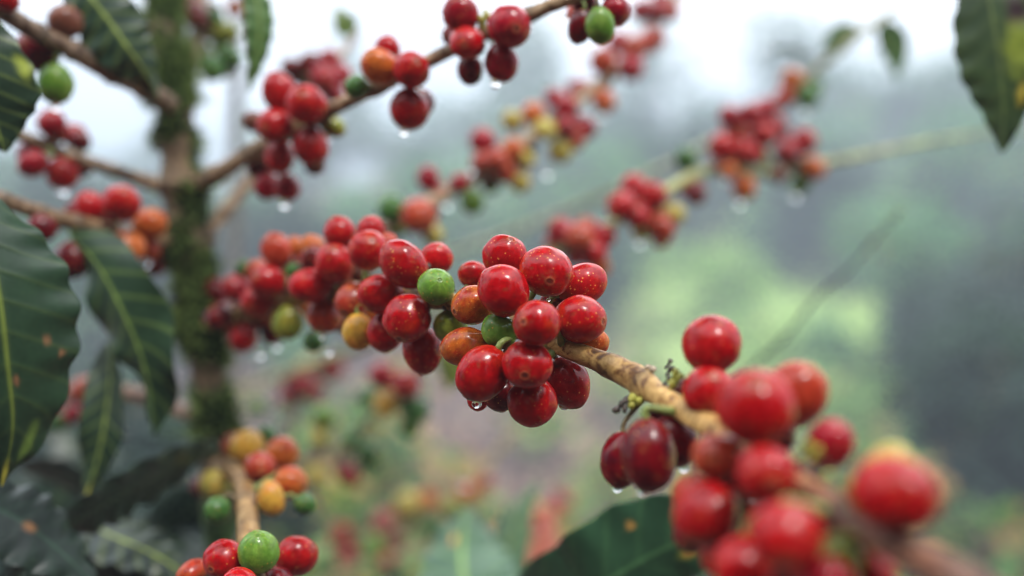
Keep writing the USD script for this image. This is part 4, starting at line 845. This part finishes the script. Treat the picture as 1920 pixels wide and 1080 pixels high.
# buds, dead flower stubs and lichen on the sharp branch
q = np.random.default_rng(5)
for (px, py, k) in [(1262, 722, 1), (1272, 708, 1), (1252, 712, 0), (1258, 692, 0), (1256, 678, 0), (1284, 714, 0), (1268, 700, 1), (1246, 722, 0), (1290, 724, 1), (1190, 745, 1), (1200, 750, 1), (1176, 750, 0), (1166, 758, 0), (1156, 768, 0), (1170, 768, 0), (1186, 758, 1),
                   (1212, 690, 2), (1222, 694, 2), (1530, 850, 1), (1545, 868, 0), (1515, 835, 1), (1555, 890, 1),
                    (800, 500, 0), (842, 522, 0), (850, 545, 0), (835, 575, 0), (848, 580, 0), (1012, 568, 2), (985, 560, 1), (940, 590, 0), (855, 560, 0), (905, 40, 1), (915, 32, 1), (902, 52, 1)]:
    b = bl['upper' if py < 60 else 'main']
    i = int(np.argmin((b['S'][:, 0] - px) ** 2 + (b['S'][:, 1] - py) ** 2))
    z = b['S'][i, 2] - 0.002
    p = at(px, py, z); c = b['C'][i]
    d = (p - c) / np.linalg.norm(p - c)
    r = (5.0 if k != 1 else 7.5) * z / F
    gap = max(np.linalg.norm(p - c) - b['R'][i] * 0.8, 0.0015)
    jit = q.normal(size=3); jit /= np.linalg.norm(jit)
    C = spline([p - d * min(gap, 3.2 * r), p - d * 0.4 * min(gap, 3.2 * r) + jit * r * 0.4, p, p + (d + jit * 0.8) * r * 1.2], 10)
    R = np.array([0.7, 0.6, 0.55, 0.55, 0.6, 0.8, 1.1, 1.2, 0.9, 0.35]) * r
    v, f = tube(C, R * q.uniform(0.75, 1.25), 9, 0.6, 900.0)
    put('bud' if k else 'dead_stub', (v, f), 'stalk_skin', b['prim'], TREE_BASE, tint=np.tile([[0.06, 0.04, 0.03], [0.30, 0.28, 0.035], [0.34, 0.26, 0.18]][k], (len(v), 1)))


# ------------------------------------------------------------------ neighbours that reach into the frame
NB = np.array([0.62, 0.75, float(rise(0.62, 0.75))])
nb = empty('coffee_tree', NB, label='neighbouring coffee tree at the right whose one dark leaf hangs into the picture', cat='coffee tree')
BASE[nb] = NB
v, f = tube(spline([NB - [0, 0, 0.08], NB + [0.0, 0.01, 0.7], NB + [0.03, 0.0, 1.5], NB + [0.02, 0.03, 2.0]], 40), np.linspace(0.02, 0.009, 40), 14, 0.2, 60.0)
put('trunk', (v, f), 'trunk_bark', nb, NB, tint=np.tile([0.17, 0.13, 0.09], (len(v), 1)))
top = at(1840, -90, 0.46)
v, f = tube(spline([NB + [0.028, 0.0, 1.42], (NB + [0, 0, 1.42]) * 0.5 + top * 0.5 + [0, 0, 0.03], top, top + [-0.12, -0.05, 0.02]], 30), np.linspace(0.006, 0.002, 30), 10, 0.1, 200.0)
br = put('branch', (v, f), 'branch_bark', nb, NB, tint=np.tile([0.27, 0.17, 0.09], (len(v), 1)))
leaf(nb, NB, [(1840, -90, 0.46), (1852, -20, 0.452), (1866, 60, 0.448), (1876, 140, 0.447), (1882, 210, 0.449), (1878, 285, 0.452)], 78, 76, tilt=-14, tone=(0.022, 0.05, 0.018), tone2=(0.06, 0.11, 0.02), vein=(0.08, 0.11, 0.03), wave=0.05, spots=[(0.34, 0.55, 0.07, (0.035, 0.015, 0.02)), (0.72, 0.6, 0.05, (0.36, 0.28, 0.03)), (0.5, 0.5, 0.10, (0.16, 0.20, 0.02))], parent=br, label='dark leaf hanging into the top right corner', seed=15, nu=80, nw=15)

SP = np.array([0.06, 0.60, float(rise(0.06, 0.60))])
sp = empty('coffee_sapling', SP, label='young coffee plant at the bottom with broad glossy leaves under the near cherries', cat='sapling')
v, f = tube(spline([SP - [0, 0, 0.05], SP + [0.01, 0, 0.35], at(985, 1240, 0.55)], 30), np.linspace(0.006, 0.0025, 30), 10, 0.1, 100.0)
put('stem', (v, f), 'far_trunk', sp, SP, tint=np.tile([0.16, 0.15, 0.07], (len(v), 1)))
leaf(sp, SP, [(985, 1225, 0.55), (1000, 1150, 0.47), (1110, 1105, 0.43), (1220, 1042, 0.42), (1320, 1000, 0.41), (1440, 980, 0.40)], 90, 120, tilt=-22, tone=(0.018, 0.075, 0.035), tone2=(0.035, 0.11, 0.045), vein=(0.06, 0.15, 0.06), wave=0.05, p0=1.2,
     spots=[(0.72, -0.35, 0.045, (0.22, 0.24, 0.03)), (0.72, -0.35, 0.026, ORG), (0.72, -0.33, 0.010, BRN), (0.80, 0.1, 0.03, (0.22, 0.24, 0.03)), (0.805, 0.1, 0.016, ORG), (0.60, 0.6, 0.012, ORG), (0.45, -0.3, 0.009, BRN), (0.86, 0.4, 0.034, ORG), (0.87, 0.42, 0.012, BRN)], label='glossy green leaf with orange spots', seed=16, nu=90, nw=15)
leaf(sp, SP, [(985, 1320, 0.53), (905, 1190, 0.56), (872, 1095, 0.59), (866, 1025, 0.62), (876, 945, 0.645)], 105, 92, tilt=8, p0=1.1, tone=(0.06, 0.15, 0.09), tone2=(0.11, 0.20, 0.14), vein=(0.22, 0.36, 0.10), wave=0.06, spots=[(0.80, 0.3, 0.025, ORG)], label='paler spotted leaf pointing up', seed=17)
leaf(sp, SP, [(990, 1240, 0.56), (960, 1120, 0.62), (955, 1040, 0.64), (975, 960, 0.66), (1010, 900, 0.68)], 40, 55, tilt=40, tone=(0.05, 0.14, 0.06), tone2=(0.08, 0.18, 0.07), label='narrow green leaf behind the paler one', seed=18)
leaf(sp, SP, [(985, 1240, 0.55), (1010, 1140, 0.66), (1015, 1060, 0.70), (1025, 1000, 0.72), (1035, 960, 0.73)], 34, 34, tilt=10, tone=(0.42, 0.07, 0.05), tone2=(0.5, 0.16, 0.08), vein=(0.4, 0.1, 0.05), label='withered reddish leaf', seed=19)

# a long thin stem leaning in the grass on the right
G0 = np.array([0.12, 0.64, float(rise(0.12, 0.64)) - 0.05])
ln = empty('dry_stem', G0, label='long thin dry stem leaning across the pale grass on the right', cat='stem')
v, f = tube(spline([G0, at(1305, 1300, 0.64), at(1312, 880, 0.64), at(1350, 758, 0.64), at(1410, 688, 0.64), at(1470, 634, 0.64), at(1530, 560, 0.645), at(1590, 508, 0.64), at(1640, 448, 0.64), at(1680, 405, 0.65)], 90), np.linspace(0.0018, 0.0009, 90) * (1 + 0.5 * np.exp(-((np.arange(90) % 14 - 7) / 1.2) ** 2)), 9, 0.1, 100.0)
put('stalk', (v, f), 'far_trunk', ln, G0, tint=np.tile([0.045, 0.05, 0.04], (len(v), 1)))
put('bud', tube(np.array([at(1680, 405, 0.65), at(1685, 398, 0.65), at(1690, 391, 0.65)]), [0.0014, 0.0016, 0.0006], 8), 'far_trunk', ln, G0, tint=np.tile([0.12, 0.13, 0.07], (26, 1)))

# ------------------------------------------------------------------ water drops, each hanging from what is above it
DROPS = [
    (104, 203, 9, 'left_top', 'water drop hanging under the green cherry at the upper left'), (118, 358, 10, 'left_mid', 'water drop under the red cherries of the left middle branch'), (275, 495, 9, 'left_low', 'water drop under the orange cherries left of the trunk'),
    (612, 277, 9, 'upper', 'water drop on the right side of a bright red cherry near the trunk'), (535, 384, 10, 'upper', 'water drop under the lowest pink cherries of the upper branch'), (758, 247, 9, 'upper', 'water drop at the pointed bottom of a red cherry, upper middle'), (930, 155, 11, 'upper', 'water drop under the upper cluster left of the pale branch'), (1064, 34, 8, 'upper', 'water drop left of the green cherry at the top'),
    (882, 320, 9, 'mid_back', 'round blurred drop under the first cluster of the pale middle branch'), (1026, 326, 9, 'mid_back', 'faint blurred drop under the yellow cherry of the middle branch'), (1130, 218, 9, 'mid_back', 'blurred drop under the orange cherry where the pale branch is bare'), (838, 398, 9, 'mid_back', 'blurred drop between the green and orange red cherries above the sharp ones'), (1268, 8, 9, 'mid_back', 'bright drop at the top edge of the picture'), (1312, 6, 8, 'mid_back', 'smaller bright drop at the top edge, right of another'),
    (1198, 470, 9, 'right_back', 'large blurred drop under the red cluster above the sharp cherries'), (1356, 352, 9, 'right_back', 'blurred drop under the bare wood of the right branch'), (1388, 380, 9, 'right_back', 'blurred drop under the single orange cherry on the right'), (1430, 302, 9, 'right_back', 'blurred drop between the two right clusters'), (1492, 372, 9, 'right_back', 'blurred drop under the last cluster of the right branch'), (1510, 222, 9, 'right_top', 'blurred drop under the dark green cherry of the faint twig'),
    (894, 764, 8, 'main', 'drop under the speckled cherry at the lower left of the sharp cluster'), (1058, 758, 11, 'main', 'bright drop under the lower right cherry of the sharp cluster'), (1158, 914, 10, 'main', 'bright drop at the bottom of a dark hanging cherry pair, left one'), (1205, 920, 8, 'main', 'bright drop at the bottom of a dark hanging cherry pair, right one'), (1283, 880, 9, 'main', 'bright drop beside the dark hanging cherries, near the branch'),
    (1029, 566, 4, 'main', 'tiny bead between the upper cherries of the sharp cluster'), (1036, 760, 5, 'main', 'tiny bead between the two lowest cherries of the sharp cluster'), (868, 702, 4, 'main', 'tiny bead at the left edge of the large speckled cherry'), (790, 701, 5, 'main', 'tiny bead under the long cherry left of the sharp cluster'),
    (520, 652, 8, 'main', 'drop under the left end of the cherry row'), (490, 663, 9, 'main', 'lower left drop under the cherry row beside the trunk'), (604, 636, 7, 'main', 'narrow drop under an orange red cherry of the row'), (618, 658, 9, 'main', 'drop between the cherry row and the litter below'),
    (755, 806, 9, 'low_back', 'blurred drop under the low cherries below the row'), (872, 906, 10, None, 'bright drop on the litter plants below the sharp cluster'),
]
for px, py, rp, key, label in DROPS:
    near = sorted([c for c in allc if c['key'] == key], key=lambda c: max(math.hypot(c['px'] - px, c['py'] + c['ry'] * 0.8 - py), 0))[:1]
    z = near[0]['z'] if near else 0.80
    def foot_of(c):
        return c['py'] + c['ry'] * 1.04 * math.sqrt(max(1 - ((px - c['px']) / (c['rx'] * 1.04)) ** 2, 0))
    above = [c for c in allc if c['key'] == key and abs(px - c['px']) < 0.8 * c['rx'] and c['py'] < py]
    if above:
        c = min(above, key=lambda c: abs(foot_of(c) - (py - rp)))
        if foot_of(c) > py - 2.5 * rp - 12:
            py = min(py, foot_of(c) + rp * 0.8); z = c['z']
    p = at(px, py, z)
    r = max(rp * z / F, 0.0007 if rp < 6 else 0.0016) * (0.85 if z > 0.5 else 1.0)
    th = np.linspace(0, math.pi, 15)
    prof = np.stack([np.sin(th) * r * np.where(th < 1.2, 0.55 + 0.45 * (th / 1.2) ** 1.5, 1.0), np.where(th < 1.2, 1 + 0.35 * (1.2 - th) / 1.2, 1.0) * np.cos(th) * r], 1)
    a = np.linspace(0, 2 * math.pi, 20, endpoint=False)
    V = np.stack([prof[:, :1] * np.cos(a), prof[:, :1] * np.sin(a), np.repeat(prof[:, 1:], 20, 1)], -1).reshape(-1, 3)
    i, j = np.meshgrid(np.arange(14), np.arange(20), indexing='ij')
    pp, s = i * 20 + j, i * 20 + (j + 1) % 20
    f = np.vstack([np.stack([pp, pp + 20, s + 20], -1).reshape(-1, 3), np.stack([pp, s + 20, s], -1).reshape(-1, 3)])
    f[f < 20] = 0; f[f >= 280] = 280
    f = f[(f[:, 0] != f[:, 1]) & (f[:, 1] != f[:, 2]) & (f[:, 0] != f[:, 2])]
    uq, inv = np.unique(f, return_inverse=True)
    o = empty('water_drop', p, label=label, cat='water drop')
    put('bead', (V[uq], inv.reshape(f.shape)), 'clear_water', o)
